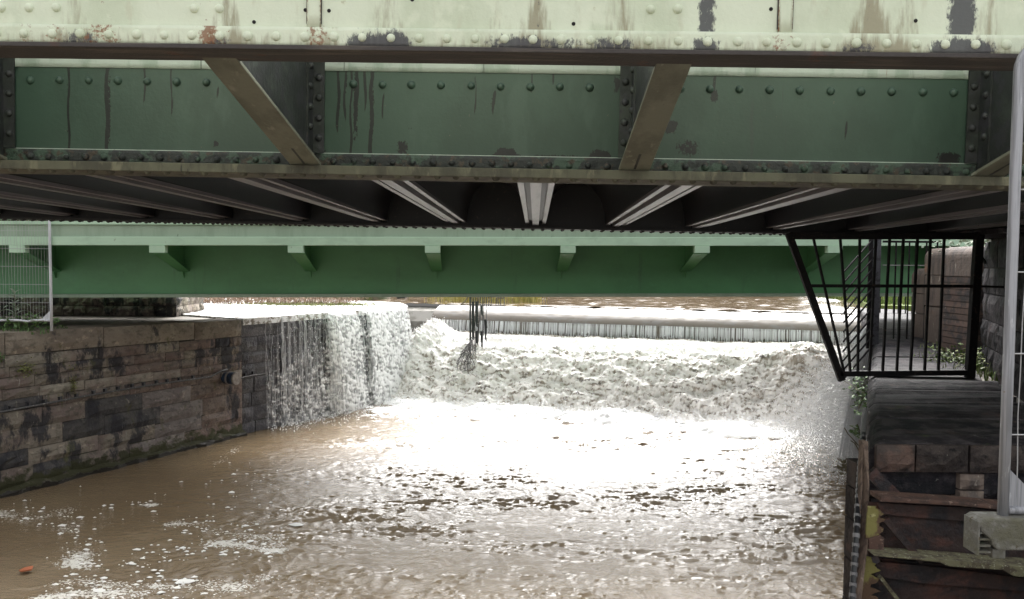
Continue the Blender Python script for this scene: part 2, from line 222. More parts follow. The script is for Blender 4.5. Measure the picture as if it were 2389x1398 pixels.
m_drop = M('white_spray', (0.86, 0.86, 0.86), rough=0.5)
m_flakefoam = M('floating_foam', (0.78, 0.77, 0.74), rough=0.7)

# ------------------------------------------------------------------ mesh helpers
class MB:
    def __init__(s): s.v = []; s.f = []
    def add(s, V, Fc, mat=None):
        o = len(s.v)
        s.v += [tuple(mat @ Vector(p)) for p in V] if mat is not None else [tuple(p) for p in V]
        s.f += [tuple(i + o for i in f) for f in Fc]; return s
    def box(s, x0, x1, y0, y1, z0, z1, mat=None):
        return s.add([(x0, y0, z0), (x1, y0, z0), (x1, y1, z0), (x0, y1, z0), (x0, y0, z1), (x1, y0, z1), (x1, y1, z1), (x0, y1, z1)],
                     [(0, 3, 2, 1), (4, 5, 6, 7), (0, 1, 5, 4), (1, 2, 6, 5), (2, 3, 7, 6), (3, 0, 4, 7)], mat)
    def bar(s, a, b, w, h=None, upd=(0, 0, 1)):                 # square bar from a to b
        a, b = Vector(a), Vector(b); h = h or w; d = (b - a).normalized(); u = Vector(upd)
        if abs(d.dot(u)) > 0.98: u = Vector((0, 1, 0))
        sx = d.cross(u).normalized(); sy = sx.cross(d)
        V = [p + sx * (i * w / 2) + sy * (j * h / 2) for p in (a, b) for i, j in ((-1, -1), (1, -1), (1, 1), (-1, 1))]
        return s.add(V, [(3, 2, 1, 0), (4, 5, 6, 7), (0, 1, 5, 4), (1, 2, 6, 5), (2, 3, 7, 6), (3, 0, 4, 7)])
    def tube(s, pts, r, n=8, cap=True):
        pts = [Vector(p) for p in pts]; rs = r if isinstance(r, (list, tuple)) else [r] * len(pts); o = len(s.v); prev = None
        for i, p in enumerate(pts):
            d = (pts[min(i + 1, len(pts) - 1)] - pts[max(i - 1, 0)]).normalized()
            if prev is None: prev = d.cross(Vector((0.31, 0.2, 0.93))).normalized() if abs(d.z) < 0.9 else d.cross(Vector((0, 1, 0.1))).normalized()
            a = (prev - d * prev.dot(d)).normalized(); prev = a; b = d.cross(a)
            for k in range(n):
                t = 2 * math.pi * k / n; s.v.append(tuple(p + a * (rs[i] * math.cos(t)) + b * (rs[i] * math.sin(t))))
        for i in range(len(pts) - 1):
            for k in range(n):
                s.f.append((o + i * n + k, o + i * n + (k + 1) % n, o + (i + 1) * n + (k + 1) % n, o + (i + 1) * n + k))
        if cap: s.f += [tuple(o + k for k in range(n - 1, -1, -1)), tuple(o + (len(pts) - 1) * n + k for k in range(n))]
        return s
    def prism(s, poly, vec):                                    # polygon (3-D points) extruded by vec
        n = len(poly); V = [Vector(p) for p in poly]; V += [p + Vector(vec) for p in V]
        return s.add(V, [tuple(range(n - 1, -1, -1)), tuple(range(n, 2 * n))] + [(i, (i + 1) % n, n + (i + 1) % n, n + i) for i in range(n)])
    def mesh(s, name):
        me = bpy.data.meshes.new(name); me.from_pydata(s.v, [], s.f)
        bm = bmesh.new(); bm.from_mesh(me); bmesh.ops.recalc_face_normals(bm, faces=bm.faces); bm.to_mesh(me); bm.free(); return me
def np_mesh(name, V, Fc):
    V = np.ascontiguousarray(V, dtype=np.float32); Fc = np.ascontiguousarray(Fc, dtype=np.int32); k = Fc.shape[1]
    me = bpy.data.meshes.new(name); me.vertices.add(len(V)); me.vertices.foreach_set('co', V.ravel())
    me.loops.add(Fc.size); me.loops.foreach_set('vertex_index', Fc.ravel())
    me.polygons.add(len(Fc)); me.polygons.foreach_set('loop_start', np.arange(0, Fc.size, k, dtype=np.int32)); me.polygons.foreach_set('loop_total', np.full(len(Fc), k, dtype=np.int32))
    me.update(calc_edges=True); return me
def attr(me, name, vals):
    a = me.attributes.new(name, 'FLOAT', 'POINT'); a.data.foreach_set('value', np.ascontiguousarray(vals, dtype=np.float32))
def grid_faces(nu, nv):
    i = np.arange(nu * nv).reshape(nu, nv)
    return np.stack([i[:-1, :-1], i[1:, :-1], i[1:, 1:], i[:-1, 1:]], -1).reshape(-1, 4)
def smoothen(me): me.polygons.foreach_set('use_smooth', [True] * len(me.polygons))
def tag(o, label=None, cat=None, group=None, kind=None):
    if label: o['label'] = label
    if cat: o['category'] = cat
    if group: o['group'] = group
    if kind: o['kind'] = kind
    return o
def link(name, me, mat=None, parent=None, loc=None, bevel=0, smooth=False):
    if isinstance(me, MB): me = me.mesh(name)
    o = bpy.data.objects.new(name, me); COL.objects.link(o)
    if mat is not None and not me.materials: me.materials.append(mat)
    if smooth: smoothen(me)
    if parent is not None: o.parent = parent
    if loc is not None: o.location = loc
    if bevel:
        b = o.modifiers.new('bevel', 'BEVEL'); b.width = bevel; b.segments = 2; b.limit_method = 'ANGLE'; b.angle_limit = math.radians(40)
    return o
def empty(name, loc=(0, 0, 0), rot=(0, 0, 0)):
    o = bpy.data.objects.new(name, None); COL.objects.link(o); o.location = loc; o.rotation_euler = rot; o.empty_display_size = 0.2; return o
def wpart(name, mb, mat, root, **k):                            # part whose mesh is given in world coordinates under an unrotated thing
    o = link(name, mb, mat, root, **k); o.location = -Vector(root.location); return o
def wsub(name, mb, mat, part, **k): return link(name, mb, mat, part, **k)
def copy_under(src, parent, M4):
    c = src.copy(); COL.objects.link(c); c.parent = parent; c.matrix_local = M4; return c

def fft_noise(n, lo, hi, step, seed, aniso=(1, 1), slope=-1.6):  # tileable field, wavelengths lo..hi metres
    r = np.random.default_rng(seed); fx = np.fft.fftfreq(n, step) * aniso[0]; fy = np.fft.fftfreq(n, step) * aniso[1]
    k = np.sqrt(fx[:, None] ** 2 + fy[None, :] ** 2); k[0, 0] = 1e-6
    amp = np.where((k > 1 / hi) & (k < 1 / lo), k ** slope, 0)
    f = np.real(np.fft.ifft2(np.fft.fft2(r.standard_normal((n, n))) * amp)); return f / f.std()
def sample(fld, u, v, step):
    n = fld.shape[0]; a = (u / step) % n; b = (v / step) % n; i = a.astype(int) % n; j = b.astype(int) % n; fa = a - np.floor(a); fb = b - np.floor(b)
    i2, j2 = (i + 1) % n, (j + 1) % n
    return (fld[i, j] * (1 - fa) + fld[i2, j] * fa) * (1 - fb) + (fld[i, j2] * (1 - fa) + fld[i2, j2] * fa) * fb
def sstep(x, a, b): t = np.clip((x - a) / (b - a), 0, 1); return t * t * (3 - 2 * t)

# ------------------------------------------------------------------ layout
RD = Vector((0.447, 0.894, 0)); RN = Vector((0.894, -0.447, 0))  # along the river (upstream), and from the left wall out over the river
LW0 = Vector((-9.6, 5.69, 0)); LW1 = Vector((-5.13, 14.63, 0)); LW2 = Vector((-2.62, 19.3, 0))   # foot of the left wall
def ltop(p): return 2.29 - 0.09 * max(0, min(1, (p.y - 10.6) / 4.0))
WB = Vector((-2.52, 18.17, 0)); WD = Vector((0.957, -0.29, 0)).normalized(); WU = Vector((0.29, 0.957, 0)).normalized()  # weir foot line, along it, upstream
PIER = [Vector((2.11, 4.5, 0)), Vector((3.25, 7.0, 0)), Vector((4.9, 10.4, 0)), Vector((7.25, 15.6, 0)), Vector((8.6, 19.2, 0))]

# ------------------------------------------------------------------ setting: river, banks, upstream water
FLECKS = [([(-20, 1200), (60, 1212), (150, 1195), (178, 1240), (205, 1275), (188, 1310), (225, 1328)], .24, 1.0), ([(290, 1325), (400, 1292), (480, 1275), (560, 1272), (650, 1285)], .16, 1.0), ([(410, 1220), (480, 1232), (560, 1245), (650, 1262)], .2, .9),
          ([(150, 1360), (260, 1362), (330, 1350), (460, 1372), (620, 1365), (760, 1380)], .25, 1.0), ([(100, 1392), (240, 1384), (400, 1396)], .2, 1.0), ([(220, 1188), (310, 1172), (355, 1180)], .1, .8), ([(560, 1240), (640, 1200), (700, 1150)], .4, .6), ([(560, 1040), (520, 1075), (440, 1112)], .18, .45)]
def river():
    step = 0.026; xs = np.arange(-9.0, 7.9, step); ys = np.arange(6.2, 18.8, step); X, Y = np.meshgrid(xs, ys, indexing='ij')
    d = (X - WB.x) * -WU.x + (Y - WB.y) * -WU.y                      # metres downstream of the weir foot
    lat = (X - LW1.x) * RN.x + (Y - LW1.y) * RN.y                    # metres out from the left wall
    st = 0.025
    big = fft_noise(1024, 0.4, 1.8, st, 1, (1.7, 0.9)); mid = fft_noise(1024, 0.13, 0.55, st, 2, (2.6, 0.9), -1.1); fine = fft_noise(1024, 0.085, 0.22, st, 3, (2.0, 0.9), -0.6)
    wx = X + 0.06 * sample(big, X + 3, Y, st); wy = Y + 0.09 * sample(big, X, Y + 5, st)
    B, Md, Fi = sample(big, wx, wy, st), sample(mid, wx, wy, st), sample(fine, wx, wy, st)
    Rg = 1.5 * (0.80 - np.abs(Md)); Rf = 1.5 * (0.80 - np.abs(Fi))
    calm = sstep(lat - 0.32 * np.maximum(0, 12.5 - Y) + 0.35 * B, 1.1, 4.2)   # slack water beside the left wall
    rough = (0.16 + 0.84 * calm) * (0.75 + 1.3 * np.exp(-np.maximum(d, 0) / 2.2))
    Z = rough * (0.0095 * B + 0.0108 * Rg + 0.0088 * Rf) * (0.80 + 0.25 * np.clip(sample(big, X * .35, Y * .5, st), -1.5, 1.5))
    boil = np.exp(-((d - 0.3) / 1.0) ** 2); Z += boil * (0.07 + 0.022 * Md + 0.03 * B)
    foam = np.maximum(1.1 * sstep(-d + 0.35 * B + 0.2 * Md, -1.6, -0.3), 0.44 * np.exp(-np.maximum(d - 1.0, 0) / 2.8) + 0.10 * Rg + 0.07 * Rf + 0.05 * B - 0.02)
    ridge = 1.05 - 1.3 * np.abs(Md); streak = sstep(ridge + 0.45 * Fi, 0.50, 1.2)
    foam = np.maximum(foam, streak * (0.30 + 0.34 * np.exp(-np.maximum(d - 1.2, 0) / 3.0)) * calm)
    foam = np.maximum(foam, calm * 0.24 * sstep(0.5 * Md + 0.4 * B, 0.3, 1.2))
    foam *= sstep(lat, 0.0, 1.1) + (d < 2.6) * 0.3
    fl = np.zeros_like(X)
    for path, w, a in FLECKS:
        P = np.array([tuple(ptz(x, y, 0)[:2]) for x, y in path])
        for p, q in zip(P, P[1:]):
            dd = q - p; t = np.clip(((X - p[0]) * dd[0] + (Y - p[1]) * dd[1]) / (dd @ dd), 0, 1); ds = np.hypot(X - p[0] - t * dd[0], Y - p[1] - t * dd[1])
            fl = np.maximum(fl, a * np.exp(-(ds / w) ** 2))
    fl = fl * (0.50 + 0.32 * B) + 0.10 * (lat < 6)
    me = np_mesh('river', np.stack([X, Y, Z], -1).reshape(-1, 3), grid_faces(len(xs), len(ys))); attr(me, 'foam', foam.ravel()); attr(me, 'fleck', fl.ravel()); smoothen(me)
    tag(link('river', me, m_river), kind='structure')
    me = MB().add([(-60, -60, -0.03), (60, -60, -0.03), (60, 6.22, -0.03), (-60, 6.22, -0.03)], [(0, 1, 2, 3)]).mesh('river_downstream')
    attr(me, 'foam', [0] * 4); tag(link('river_downstream', me, m_river), kind='structure')
river()
def sheet(name, poly, z, mat, kind='structure', thick=None):
    mb = MB()
    if thick: mb.prism([(p[0], p[1], z - thick) for p in poly], (0, 0, thick))
    else: mb.add([(p[0], p[1], z) for p in poly], [tuple(range(len(poly)))])
    return tag(link(name, mb, mat), kind=kind)
back = -0.35
lw = [p - RN * 0.35 for p in (LW0, LW1, LW2)]
sheet('left_bank', [(-400, -200), (lw[0].x - 2.5, -200), (lw[0].x - 0.2, lw[0].y), (lw[1].x, lw[1].y), (lw[1].x + 0.6, lw[1].y + 1.3), (-9.5, 19.0), (-30, 40), (-400, 60)], 2.185, m_slab, thick=3)
rb = [p + RN * 0.5 for p in PIER]
sheet('right_bank', [(3.2, 5.0), (40, 5.0), (400, 60), (60, 60), (30, 26), (11.5, 21.0), (rb[3].x, rb[3].y), (rb[2].x, rb[2].y), (rb[1].x, rb[1].y)], 2.19, m_slab, thick=3)
sheet('near_bank', [(2.02, 2.75), (2.02, -1), (1.7, -3), (-40, -3.2), (-40, -80), (80, -80), (80, 2.75)], 2.335, m_conc, thick=3)
sheet('far_ground', [(-900, 58), (900, 58), (900, 1500), (-900, 1500)], 2.35, m_field)
def upstream():
    xs = np.concatenate([np.arange(-30, -6, 0.8), np.arange(-6, 11, 0.09), np.arange(11, 40, 0.9)]); ys = np.concatenate([np.arange(17.5, 27, 0.06), np.arange(27, 62, 0.6)])
    X, Y = np.meshgrid(xs, ys, indexing='ij'); e = (X - WB.x) * WU.x + (Y - WB.y) * WU.y
    f = fft_noise(512, 0.25, 1.6, 0.04, 11, (0.6, 1.2))
    Z = 2.185 + 0.008 * sample(f, X, Y, 0.04)
    V = np.stack([X, Y, Z], -1).reshape(-1, 3); Fc = grid_faces(len(xs), len(ys)); ok = (e.reshape(-1)[Fc] > 3.22).all(1)
    me = np_mesh('upstream_water', V, Fc[ok]); smoothen(me); tag(link('upstream_water', me, m_up), kind='structure')
upstream()

# ------------------------------------------------------------------ weir: masonry under the water, and the water over it
PROF = [(-0.25, -0.05), (0.0, 0.10), (0.25, 0.36), (0.6, 0.74), (0.95, 1.04), (1.25, 1.20), (1.7, 1.33), (2.15, 1.44), (2.42, 1.50)]
def prof(v, P):
    P = np.array(P); d = np.concatenate([[0], np.cumsum(np.hypot(*np.diff(P, axis=0).T))]); return np.interp(v * d[-1], d, P[:, 0]), np.interp(v * d[-1], d, P[:, 1])
def weir():
    w0, w1 = -0.7, 11.3
    root = tag(empty('weir', WB + WU * 2.8 + WD * 4), 'long concrete weir step running across the whole river behind the foam', 'weir')
    mb = MB(); P = [(0.1, -0.4), (0.1, 0.02), (0.75, 0.66), (1.3, 1.02), (2.5, 1.28), (2.62, 1.74), (2.95, 2.0), (3.3, 2.09), (4.2, 2.05), (4.2, -0.4)]
    mb.prism([WB + WU * a + Vector((0, 0, z)) + WD * (w0 - 1.3) for a, z in P], WD * (w1 - w0 + 1.3))
    wpart('weir_body', mb, m_conc, root)
    # smooth glassy sheet over the crest
    step = 0.04; us = np.arange(w0 + 0.3, w1 - 0.2, step); C = [(2.50, 1.80), (2.53, 1.86), (2.62, 1.945), (2.78, 2.04), (2.98, 2.115), (3.2, 2.165), (3.6, 2.192), (3.9, 2.19)]
    vs = np.linspace(0, 1, 26); U, Vv = np.meshgrid(us, vs, indexing='ij'); e, z = prof(Vv, C)
    n1 = fft_noise(512, 0.08, 0.6, 0.03, 21, (1, 0.25)); z = z + 0.002 * sample(n1, U, Vv * 0.8, 0.03) * sstep(1 - Vv, 0, 0.4)
    co = np.stack([WB.x + WD.x * U + WU.x * e, WB.y + WD.y * U + WU.y * e, z], -1)
    me = np_mesh('weir_crest_water', co.reshape(-1, 3), grid_faces(len(us), len(vs))); smoothen(me); tag(link('weir_crest_water', me, m_crest), kind='structure')
    # thin curtain of separate strands below the lip
    N = 1300; u = RNG.uniform(w0 + 0.3, w1 - 0.3, N); K = 5; t = np.linspace(0, 1, K)[None, :]
    ln = RNG.uniform(0.6, 1.0, N)[:, None]; zz = 1.815 - 0.36 * t * ln; ee = 2.495 - 0.05 * t + RNG.uniform(-0.012, 0.012, N)[:, None]
    cen = np.stack([WB.x + WD.x * u[:, None] + WU.x * ee, WB.y + WD.y * u[:, None] + WU.y * ee, zz], -1)
    strands('weir_curtain', cen, RNG.lognormal(math.log(0.0055), .5, N)[:, None] * np.ones((1, K)), WD)
    mb = MB(); mb.add([WB + WD * a + WU * e_ + Vector((0, 0, z_)) for a in (w0 + .3, w1 - .3) for e_, z_ in ((2.53, 1.83), (2.47, 1.42))], [(0, 1, 3, 2)])
    tag(link('weir_curtain_sheet', mb, m_crest), kind='structure')
    # tumbling lower fall
    step = 0.028; us = np.arange(-0.75, 10.0, step); vs = np.linspace(0, 1, 120); U, Vv = np.meshgrid(us, vs, indexing='ij'); e, z = prof(Vv, PROF)
    st = 0.025; a = fft_noise(1024, 0.22, 1.2, st, 31, (1, 0.6)); b = fft_noise(1024, 0.08, 0.3, st, 32, (1, 0.6)); c = fft_noise(1024, 0.05, 0.12, st, 33)
    L_ = 2.9; A, B, Cn = sample(a, U, Vv * L_, st), sample(b, U, Vv * L_, st), sample(c, U, Vv * L_, st)
    env = sstep(Vv, 0, 0.12) * 0.6 + 0.4; top = sstep(Vv, 0.55, 0.8)
    lift = env * (0.038 * A + 0.030 * np.abs(B) + 0.013 * Cn) + 0.07 * (1 - top)
    tail = 1 - sstep(Vv, 0.8, 0.97) * 0.6; lift *= tail
    left = np.exp(-((U + 0.1) / 0.42) ** 2) * sstep(Vv, 0.25, 0.75) * (1 - sstep(Vv, 0.93, 1.0)); z = z + 0.36 * left; lift += 0.05 * left * np.abs(B)
    right = np.exp(-((U - 8.9) / 0.75) ** 2) * np.exp(-((Vv - 0.62) / 0.24) ** 2); z = z + 0.36 * right; e = e - 0.35 * right
    ne, nz = -0.66, 0.75
    co = np.stack([WB.x + WD.x * U + WU.x * (e + ne * lift), WB.y + WD.y * U + WU.y * (e + ne * lift), z + nz * lift], -1)
    p1 = fft_noise(1024, 0.10, 0.7, st, 34, (1, 0.16), -1.3); p2 = fft_noise(1024, 0.055, 0.2, st, 35, (1, 0.4), -0.8)
    wU = U + 0.05 * A; P1, P2 = sample(p1, wU, Vv * L_, st), sample(p2, wU, Vv * L_ + .05 * A, st)
    shelf = sstep(Vv, 0.60, 0.74); rear = sstep(Vv, 0.94, 0.995)
    foam = 0.60 + 0.20 * P1 + 0.12 * P2 + 0.05 * B + 0.75 * shelf - 1.2 * rear + 0.5 * (1 - sstep(Vv, 0.0, 0.10)) - 0.22 * right + 0.3 * left
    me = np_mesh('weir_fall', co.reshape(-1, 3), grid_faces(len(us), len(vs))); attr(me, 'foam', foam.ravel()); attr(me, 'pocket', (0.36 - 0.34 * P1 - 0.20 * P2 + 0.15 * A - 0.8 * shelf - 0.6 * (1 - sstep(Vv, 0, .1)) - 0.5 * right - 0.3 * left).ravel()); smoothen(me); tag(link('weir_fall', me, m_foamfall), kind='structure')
    # thrown drops and foam lumps all over the fall
    N = 14000; i = RNG.integers(0, len(us), N); j = (RNG.beta(1.3, 1.4, N) * (len(vs) - 1)).astype(int); P0 = co[i, j] + RNG.normal(0, 0.02, (N, 3)); P0[:, 2] += RNG.exponential(0.025, N); P0[:, 1] -= RNG.exponential(0.03, N); P0 = P0[us[i] < 8.1]; N = len(P0)
    drops('fall_spray', P0, RNG.uniform(0.003, 0.010, N) , m_drop, stretch=1.8)
    N = 5000; u = RNG.uniform(-0.5, 9.7, N); dd = np.abs(RNG.normal(0, 0.5, N)); P0 = np.stack([WB.x + WD.x * u - WU.x * dd, WB.y + WD.y * u - WU.y * dd, 0.10 * np.exp(-dd) + RNG.exponential(0.06, N)], -1)
    drops('base_spray', P0, RNG.uniform(0.005, 0.018, N), m_drop)
def strands(name, C, Wd, side, mat=None):
    N, K, _ = C.shape; sdv = np.array(side[:]); outv = np.array([-sdv[1], sdv[0], 0]); outv = outv if outv[1] < 0 else -outv
    Wd = Wd * (1 - 0.5 * (np.linspace(-1, 1, K)[None, :] ** 8)); V = np.empty((N, K, 3, 3))
    V[:, :, 0] = C - sdv * Wd[..., None]; V[:, :, 1] = C + outv * Wd[..., None] * 0.8; V[:, :, 2] = C + sdv * Wd[..., None]
    base = (np.arange(N)[:, None] * K + np.arange(K - 1)[None, :]).reshape(-1) * 3
    Fc = np.concatenate([np.stack([base + q, base + (q + 1) % 3, base + 3 + (q + 1) % 3, base + 3 + q], -1) for q in range(3)])
    me = np_mesh(name, V.reshape(-1, 3), Fc); smoothen(me); return tag(link(name, me, mat or m_strand), kind='structure')
def drops(name, P, r, mat, stretch=1.0):
    N = len(P); O = np.array([(1, 0, 0), (0, 1, 0), (-1, 0, 0), (0, -1, 0), (0, 0, stretch), (0, 0, -stretch)], float); ang = RNG.uniform(0, 6.28, N); c, s = np.cos(ang), np.sin(ang)
    V = np.empty((N, 6, 3)); V[..., 0] = O[:, 0] * c[:, None] - O[:, 1] * s[:, None]; V[..., 1] = O[:, 0] * s[:, None] + O[:, 1] * c[:, None]; V[..., 2] = O[:, 2]
    V = V * (r[:, None, None]) * RNG.uniform(0.7, 1.3, (N, 6, 1)) + P[:, None, :]
    T = np.array([(0, 1, 4), (1, 2, 4), (2, 3, 4), (3, 0, 4), (1, 0, 5), (2, 1, 5), (3, 2, 5), (0, 3, 5)])
    me = np_mesh(name, V.reshape(-1, 3), (np.arange(N)[:, None, None] * 6 + T[None]).reshape(-1, 3)); smoothen(me); return tag(link(name, me, mat), kind='stuff')
weir()

# water sliding over the left ledge and falling down its wall
def side_falls():
    d = LW2 - LW1; Ld = d.length; u_ = d.normalized(); n_ = Vector((u_.y, -u_.x, 0))
    dens = [(0.55, 1.0, 40, 0.55, 0.3), (0.95, 1.75, 110, 0.6, 0.5), (1.7, 2.35, 80, 0.6, 0.6), (2.3, 3.25, 170, 0.8, 1.0), (3.25, 3.6, 25, 0.6, 0.8), (3.6, 4.5, 170, 0.8, 1.0), (4.5, 5.1, 110, 0.8, 1.0)]
    for li, (o0, og, bias) in enumerate(((0.035, 0.16, 0.0), (0.07, 0.30, -0.06))):
        us = np.arange(0.5, 5.15, 0.02); vs = np.linspace(0, 1, 60); U, V_ = np.meshgrid(us, vs, indexing='ij'); st = 0.02
        n1 = fft_noise(512, 0.06, 0.5, st, 71 + li, (1, 0.12), -1.0); n2 = fft_noise(512, 0.05, 0.2, st, 75 + li, (1, 0.4), -0.8); n3 = fft_noise(512, 0.4, 2.5, st, 79 + li, (1, .5))
        Uw = U + 0.05 * V_ * sample(n3, U, V_, st); N1, N2, N3 = sample(n1, Uw, V_ * 2.2, st), sample(n2, Uw, V_ * 2.2, st), sample(n3, U, V_ * 2.2, st)
        cover = np.interp(U, [.5, .7, 1.0, 1.5, 2.2, 2.35, 3.2, 3.3, 3.5, 3.65, 5.1], [.08, .16, .24, .36, .34, .74, .72, .40, .42, .74, .76])
        cover = cover + (0.20 * sstep(V_, .15, .9) - 0.08) * (U < 2.3) + 0.1 * V_
        far = np.interp(U, [.5, 2.2, 2.5, 5.1], [.45, .5, 1.0, 1.15]); out = o0 + og * far * np.sqrt(V_) + 0.006 * N1 + 0.003 * N2
        co = np.stack([LW1.x + u_.x * U + n_.x * out, LW1.y + u_.y * U + n_.y * out, 2.215 - 2.24 * V_], -1)
        me = np_mesh('side_waterfall', co.reshape(-1, 3), grid_faces(len(us), len(vs))); attr(me, 'foam', (cover + bias + 0.20 * N1 + 0.05 * N2 + 0.06 * N3).ravel()); smoothen(me); tag(link('side_waterfall', me, m_sheetfall), kind='structure')
    Cs, Ws = [], []; K = 12
    for a, b, n, wk, full in dens:
        s = RNG.uniform(a, b, n); s = s + 0.04 * np.sin(s * 40); t = np.linspace(0, 1, K)[None, :]
        start = np.where(RNG.uniform(0, 1, n) < full * 0.75, 0, RNG.uniform(0.1, 0.8, n))[:, None]; end = np.minimum(1, start + RNG.uniform(0.35, 1.3, n)[:, None])
        h = start + (end - start) * t; z = 2.20 - 2.22 * h
        out = 0.03 + (0.08 + 0.30 * wk * (a > 2.2)) * np.sqrt(h) * RNG.uniform(0.3, 1.0, n)[:, None] + 0.012 * RNG.standard_normal((n, K))
        ss = s[:, None] + 0.018 * np.cumsum(RNG.standard_normal((n, K)), 1) * 0.5
        Cs.append(np.stack([LW1.x + u_.x * ss + n_.x * out, LW1.y + u_.y * ss + n_.y * out, z], -1)); Ws.append(wk * RNG.lognormal(math.log(0.0046), 0.65, n)[:, None] * RNG.uniform(0.4, 1.5, (n, K)))
    strands('waterfall_ropes', np.concatenate(Cs), np.concatenate(Ws), u_)
    N = 3500; s = 0.5 + 4.6 * RNG.beta(1.6, 1.1, N); h = RNG.beta(1.8, 1.0, N); out = 0.04 + 0.35 * np.sqrt(h) * RNG.uniform(0, 1, N) * (0.35 + 0.65 * (s > 2.2))
    drops('side_spray', np.stack([LW1.x + u_.x * s + n_.x * out, LW1.y + u_.y * s + n_.y * out, 2.2 - 2.2 * h], -1), RNG.uniform(0.002, 0.007, N), m_drop, stretch=3.0)
    N = 1500; s = 0.5 + 4.7 * RNG.beta(1.5, 1.0, N); out = 0.1 + RNG.exponential(0.3, N)
    drops('splash_foam', np.stack([LW1.x + u_.x * s + n_.x * out, LW1.y + u_.y * s + n_.y * out, RNG.exponential(0.04, N)], -1), RNG.uniform(0.006, 0.02, N), m_drop)
    # film of water over the ledge
    lp = [LW1 + u_ * 0.05 - n_ * 0.02, LW1 + u_ * 0.6 + n_ * 0.015, LW2 + n_ * 0.015, LW2 + Vector((-0.15, 0.9, 0)), LW2 + Vector((-0.5, 2.0, 0)), LW2 + Vector((-2.4, 3.2, 0)), Vector((-8.2, 23.5, 0)), Vector((-12, 21, 0)), Vector((-9.2, 17.3, 0)), Vector((-7.4, 16.3, 0))]
    mb = MB().prism([(p.x, p.y, 2.10) for p in lp], (0, 0, 0.125)); tag(link('ledge_water', mb, m_film), kind='structure')
    # overflow on the right pier and the burst of spray below it
    rl = [PIER[2] + RD * 0.75, PIER[3], PIER[3] + RD * 3.0, PIER[3] + RD * 3.0 + RN * 2.6, PIER[2] + RD * 0.75 + RN * 1.75]
    mb = MB().prism([(p.x, p.y, 2.06) for p in rl], (0, 0, 0.16)); tag(link('pier_overflow', mb, m_film), kind='structure')
    u2 = (PIER[3] - PIER[2]).normalized(); n2 = Vector((-u2.y, u2.x, 0)); n = 900; s = RNG.uniform(0.6, 5.6, n); t = np.linspace(0, 1, K)[None, :]; h = t * RNG.uniform(0.4, 1, n)[:, None]
    out = 0.02 + 0.45 * np.sqrt(h) * RNG.uniform(0.2, 1, n)[:, None]; z = 2.2 - 2.2 * h
    strands('pier_waterfall', np.stack([PIER[2].x + u2.x * s[:, None] + n2.x * out, PIER[2].y + u2.y * s[:, None] + n2.y * out, z], -1), RNG.lognormal(math.log(0.006), 0.5, n)[:, None] * np.ones((1, K)), u2)
    N = 60000; h = RNG.beta(1.0, 1.5, N); s = 1.0 + 4.2 * RNG.beta(1.5, 1.5, N); out = 0.03 + np.abs(RNG.normal(0, 0.75, N)) * (1.25 - 0.9 * h) * (0.55 + 0.45 * np.sin(np.clip((s - 1) / 4.2, 0, 1) * 3.14)); z = 2.05 * h
    drops('pier_spray', np.stack([PIER[2].x + u2.x * s + n2.x * out, PIER[2].y + u2.y * s + n2.y * out, z], -1), RNG.uniform(0.004, 0.0105, N), m_drop)
side_falls()

# ------------------------------------------------------------------ masonry
def stone_mesh(name, L, H, D, rough=0.012, nx=4, nz=3, cham=0.012, seed=0):
    """squared stone: rough front face (local -y), chamfered arrises, plain back; origin at its front-bottom-left"""
    r = random.Random(seed); V = []; Fc = []
    for j in range(nz + 1):
        for i in range(nx + 1):
            e = i in (0, nx) or j in (0, nz); x = L * i / nx; z = H * j / nz
            V.append((x + (0 if i in (0, nx) else r.uniform(-.1, .1) * L / nx), cham if e else -r.uniform(0, rough), z))
    W_ = nx + 1
    for j in range(nz):
        for i in range(nx): Fc.append((j * W_ + i, j * W_ + i + 1, (j + 1) * W_ + i + 1, (j + 1) * W_ + i))
    ring = [i for i in range(W_)] + [j * W_ + nx for j in range(1, nz + 1)] + [nz * W_ + i for i in range(nx - 1, -1, -1)] + [j * W_ for j in range(nz - 1, 0, -1)]
    b = len(V); V += [(V[i][0], D, V[i][2]) for i in ring]; n = len(ring)
    Fc += [(ring[(k + 1) % n], ring[k], b + k, b + (k + 1) % n) for k in range(n)]; Fc.append(tuple(b + k for k in range(n - 1, -1, -1)))
    return MB().add(V, Fc).mesh(name)
def ashlar(root, A, B, z0f, courses, mat, lens, seed, rough, name='stone', out=(0, 0.012), depth=0.16, gap=0.010, zmin=-0.3):
    """lays courses (heights from the top down) of separate stones between A and B; the face looks to the right of A->B"""
    r = random.Random(seed); d = (B - A); L = d.length; u = d.normalized(); nrm = Vector((u.y, -u.x, 0)); variants = {}
    R3 = Matrix((u, -nrm, Vector((0, 0, 1)))).transposed().to_4x4(); k = 0; drop = 0
    for ci, H in enumerate(courses):
        x = -r.uniform(0, lens[1] * 0.6)
        while x < L - 0.03:
            ln = r.uniform(*lens); x0, x1 = max(x, 0), min(x + ln, L)
            if L - x1 < 0.12: x1 = L
            if x1 - x0 > 0.05:
                zt = z0f(A + u * (x0 + x1) / 2) - drop; me = stone_mesh('stone', x1 - x0 - gap, H - gap, depth, rough, seed=seed * 1000 + k, nx=5 if x1 - x0 > .5 else 4)
                p = A + u * x0 + nrm * r.uniform(*out); M4 = Matrix.Translation(Vector((p.x, p.y, zt - H + gap / 2)) - root.location) @ R3
                o = link(name, me, mat(x0, ci, r) if callable(mat) else mat, root); o.matrix_local = M4; k += 1
            x = x1 if x1 >= L else x + ln
        drop += H
    return drop
